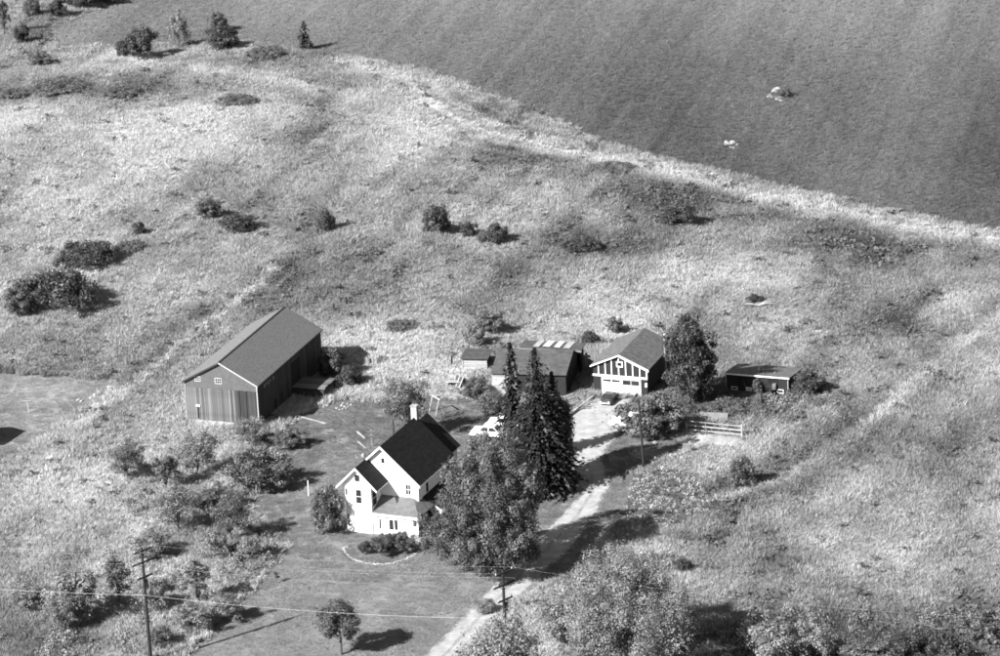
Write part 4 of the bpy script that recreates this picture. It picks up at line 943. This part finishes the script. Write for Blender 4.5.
# leaning beam along the drive, lumber
PA, PB = G(565, 420), G(594, 397.5); d = PB-PA; ln = float(np.hypot(*d[:2])); T = thing('timber', PA, math.atan2(d[1], d[0]), 'long pale timber edging the gravel left of the garage', 'timber')
MB().box(0, ln, -.14, .14, .0, .34).build('beam', 'paleboard', T, bevel=.02); MB().box(ln*.45, ln*.47, -.15, .15, .0, .35).build('joint', 'barndark', T)
P0 = G(566, 410); T = thing('lumber_stack', P0, .75, 'small stack of grey boards leaning beside the long shed', 'lumber')
for i in range(6): o = MB().box(0, 2.6, 0, .24, 0, .06).build('board', 'greyboard', T); o.location = (random.uniform(-.1, .1), i*.26, .3+i*.12); o.rotation_euler = (.3, random.uniform(-.04, .04), random.uniform(-.03, .03))
MB().box(.3, .5, 0, 1.5, 0, .35).build('support', 'barndark', T); MB().box(2.0, 2.2, 0, 1.5, 0, .35).build('support', 'barndark', T)
P0 = G(447, 388); T = thing('lumber_table', P0, -.15, 'pale boards stacked on trestles left of the weedy bush', 'lumber')
for i in range(5): o = MB().box(0, 1.7, 0, .28, 0, .07).build('board', 'paleboard', T); o.location = (random.uniform(-.15, .15), i*.42, .7+.03*i+random.uniform(0, .08)); o.rotation_euler = (0, 0, random.uniform(-.1, .1))
for a in (.2, 1.3): MB().box(a, a+.12, .1, 2.1, 0, .68).build('trestle', 'barndark', T)
P0 = G(459, 390); T = thing('board_lean_to', P0, .6, 'dark open lean-to of boards propped beside the trestles', 'lean-to')
MB().prism([(0, 0), (1.5, 0), (.75, 1.35)], 'y', 0, 1.6).build('dark_tarp', 'tarpaper', T)
for k in range(3): MB().beam((-.06, k*.7+.05, 0), (.76, k*.7+.05, 1.42), .12, .06).build('pole', 'paleboard', T)
P0 = G(463, 399); T = thing('lumber_pile', P0, .55, 'dark boards with pale edges lying in front of the lean-to', 'lumber')
for i in range(4): o = MB().box(0, 2.8, 0, .3, 0, .08).build('board', 'paleboard' if i % 2 else 'barndark', T); o.location = (random.uniform(-.2, .2), i*.33, .02+.02*i); o.rotation_euler = (.0, -.03*i, random.uniform(-.08, .08))
P0 = G(480, 401.5); T = thing('lumber_pile', P0, .25, 'small pale pile of boards under the weedy bush', 'lumber')
for i in range(4): o = MB().box(0, 1.9, 0, .3, 0, .08).build('board', 'paleboard', T); o.location = (random.uniform(-.2, .2), i*.32, .02+.06*(i % 2)); o.rotation_euler = (0, 0, random.uniform(-.2, .2))
P0 = G(440, 415); T = thing('swing_frame', P0, .5, 'pale wooden A-frame standing behind the house chimney', 'frame')
for b in (0, 1.6):
    MB().beam((-.55, b, 0), (0, b, 1.9), .1).build('leg', 'paleboard', T); MB().beam((.55, b, 0), (0, b, 1.9), .1).build('leg', 'paleboard', T)
MB().beam((0, -.2, 1.92), (0, 1.8, 1.92), .11).build('top_bar', 'paleboard', T); MB().beam((-.3, 0, .85), (.3, 0, .85), .08).build('cross_brace', 'paleboard', T)
for (xa, ya), (xb, yb), lab in (((357, 432), (365, 439), 'pale plank on the yard grass, upper of the two behind the house'), ((358, 442), (366, 449), 'pale plank on the yard grass, lower of the two behind the house'), ((285, 413), (326, 424), 'long pale pole lying in the shadow beside the barn')):
    A, B = G(xa, ya), G(xb, yb); d = B-A; ln = float(np.hypot(*d[:2])); T = thing('plank', A, math.atan2(d[1], d[0]), lab, 'plank'); MB().box(0, ln, -.10, .10, .01, .10).build('plank_board', 'paleboard', T, bevel=.01); MB().box(ln*.3, ln*.3+.1, -.2, .2, .0, .07).build('batten', 'greyboard', T)
def rock_mesh(seed, s=(1, 1, .6)):
    r = np.random.default_rng(seed); bm = bmesh.new(); bmesh.ops.create_icosphere(bm, subdivisions=1, radius=.5)
    for v in bm.verts: v.co = Vector([v.co[i]*s[i]*(.75+.5*r.random()) for i in range(3)])
    me = bpy.data.meshes.new('stone'); bm.to_mesh(me); bm.free(); me.materials.append(MT['stone']); return me
RM = [rock_mesh(i) for i in range(5)]
def heap(px, py, n, spread, label, size=(.3, .8), dyk=1.6, cat='stone heap', name='stone_heap'):
    P0 = G(px, py); T = thing(name, P0, 0, label, cat)
    for i in range(n):
        a = random.random()*6.28; q = spread*math.sqrt(random.random()); o = put('stone', RM[i % 5], None, T); s = random.uniform(*size); o.scale = (s*1.3, s, s*.8)
        x_, y_ = q*math.cos(a), q*math.sin(a)*dyk; o.location = (x_, y_, float(height(P0[0]+x_, P0[1]+y_))-P0[2]+s*.15); o.rotation_euler = (random.random()*.5, random.random()*.5, random.random()*6)
heap(343, 405, 16, 1.3, 'heap of pale rubble beside the barn deck', (.15, .55))
heap(779, 95, 26, 2.2, 'pale stone heap alone in the crop field', (.5, 1.1))
heap(733, 146, 10, 1.0, 'small pale rock patch in the crop field above its edge', (.5, .9))
heap(392, 331, 12, 1.8, 'scatter of pale stones on the slope right of the barn', (.3, .8))
heap(95, 408, 26, 2.8, 'scatter of pale stones beside the left lawn', (.2, .6), 2.2)
heap(185, 332, 24, 2.4, 'scatter of pale stones in the meadow above the barn', (.2, .55), 2.4)
heap(360, 456, 5, .5, 'few white stones on the yard behind the house', (.2, .5))
heap(655, 455, 16, 2.6, 'broken stones on the pale earth beside the lamp pole', (.2, .6))
heap(600, 408, 12, 2.2, 'dark lumps and stones on the gravel before the garage', (.15, .4), 2.5)
# curved edging stones in front of the house
ed = [(344, 549), (346, 554), (352, 559), (361, 562), (372, 564.5), (383, 565), (393, 564), (402, 561), (411, 557), (420, 552)]
T = thing('path_edging', G(*ed[4]), 0, 'curved row of white edging stones in front of the house', 'edging'); Q0 = G(*ed[4]); q = [G(*p) for p in ed]
for a, b in zip(q[:-1], q[1:]):
    for k in range(6):
        p = a+(b-a)*(k+random.uniform(-.2, .2))/6-Q0+np.array([0, random.uniform(-.15, .15), 0]); o = put('stone', RM[k % 5], None, T); q_ = random.uniform(.18, .36); o.scale = (q_*1.2, q_, q_*.8); o.location = (p[0], p[1], .06); o.rotation_euler = (0, 0, random.random()*6)
def fallen(px, py, L, label, name='fallen_branches', stand=False):
    P0 = G(px, py); T = thing(name, P0, .1, label, 'dead wood'); r = random
    for i in range(5):
        a = r.uniform(-.5, .5)+(math.pi if i % 2 else 0); l = L*r.uniform(.6, 1)
        if stand: pts = [(0, 0, 0), (math.cos(a)*l*.25, 0, l*.55), (math.cos(a)*l*.55+r.uniform(-.3, .3), r.uniform(-.4, .4), l)]
        else: pts = [(0, 0, .45), (math.cos(a)*l*.5, math.sin(a)*l*.5, .75), (math.cos(a)*l, math.sin(a)*l, .5+r.random()*.5)]
        MB().tube(pts, [.10, .07, .03], 6).build('branch', 'paleboard', T)
fallen(758, 309, 2.4, 'white fallen branches lying in the meadow above the coop')
fallen(44, 290, 3.4, 'white dead tree with bare forked branches in the left meadow', 'dead_tree', True)
fallen(70, 270, 1.8, 'small bare dead branches in the left thicket', 'dead_tree', True)
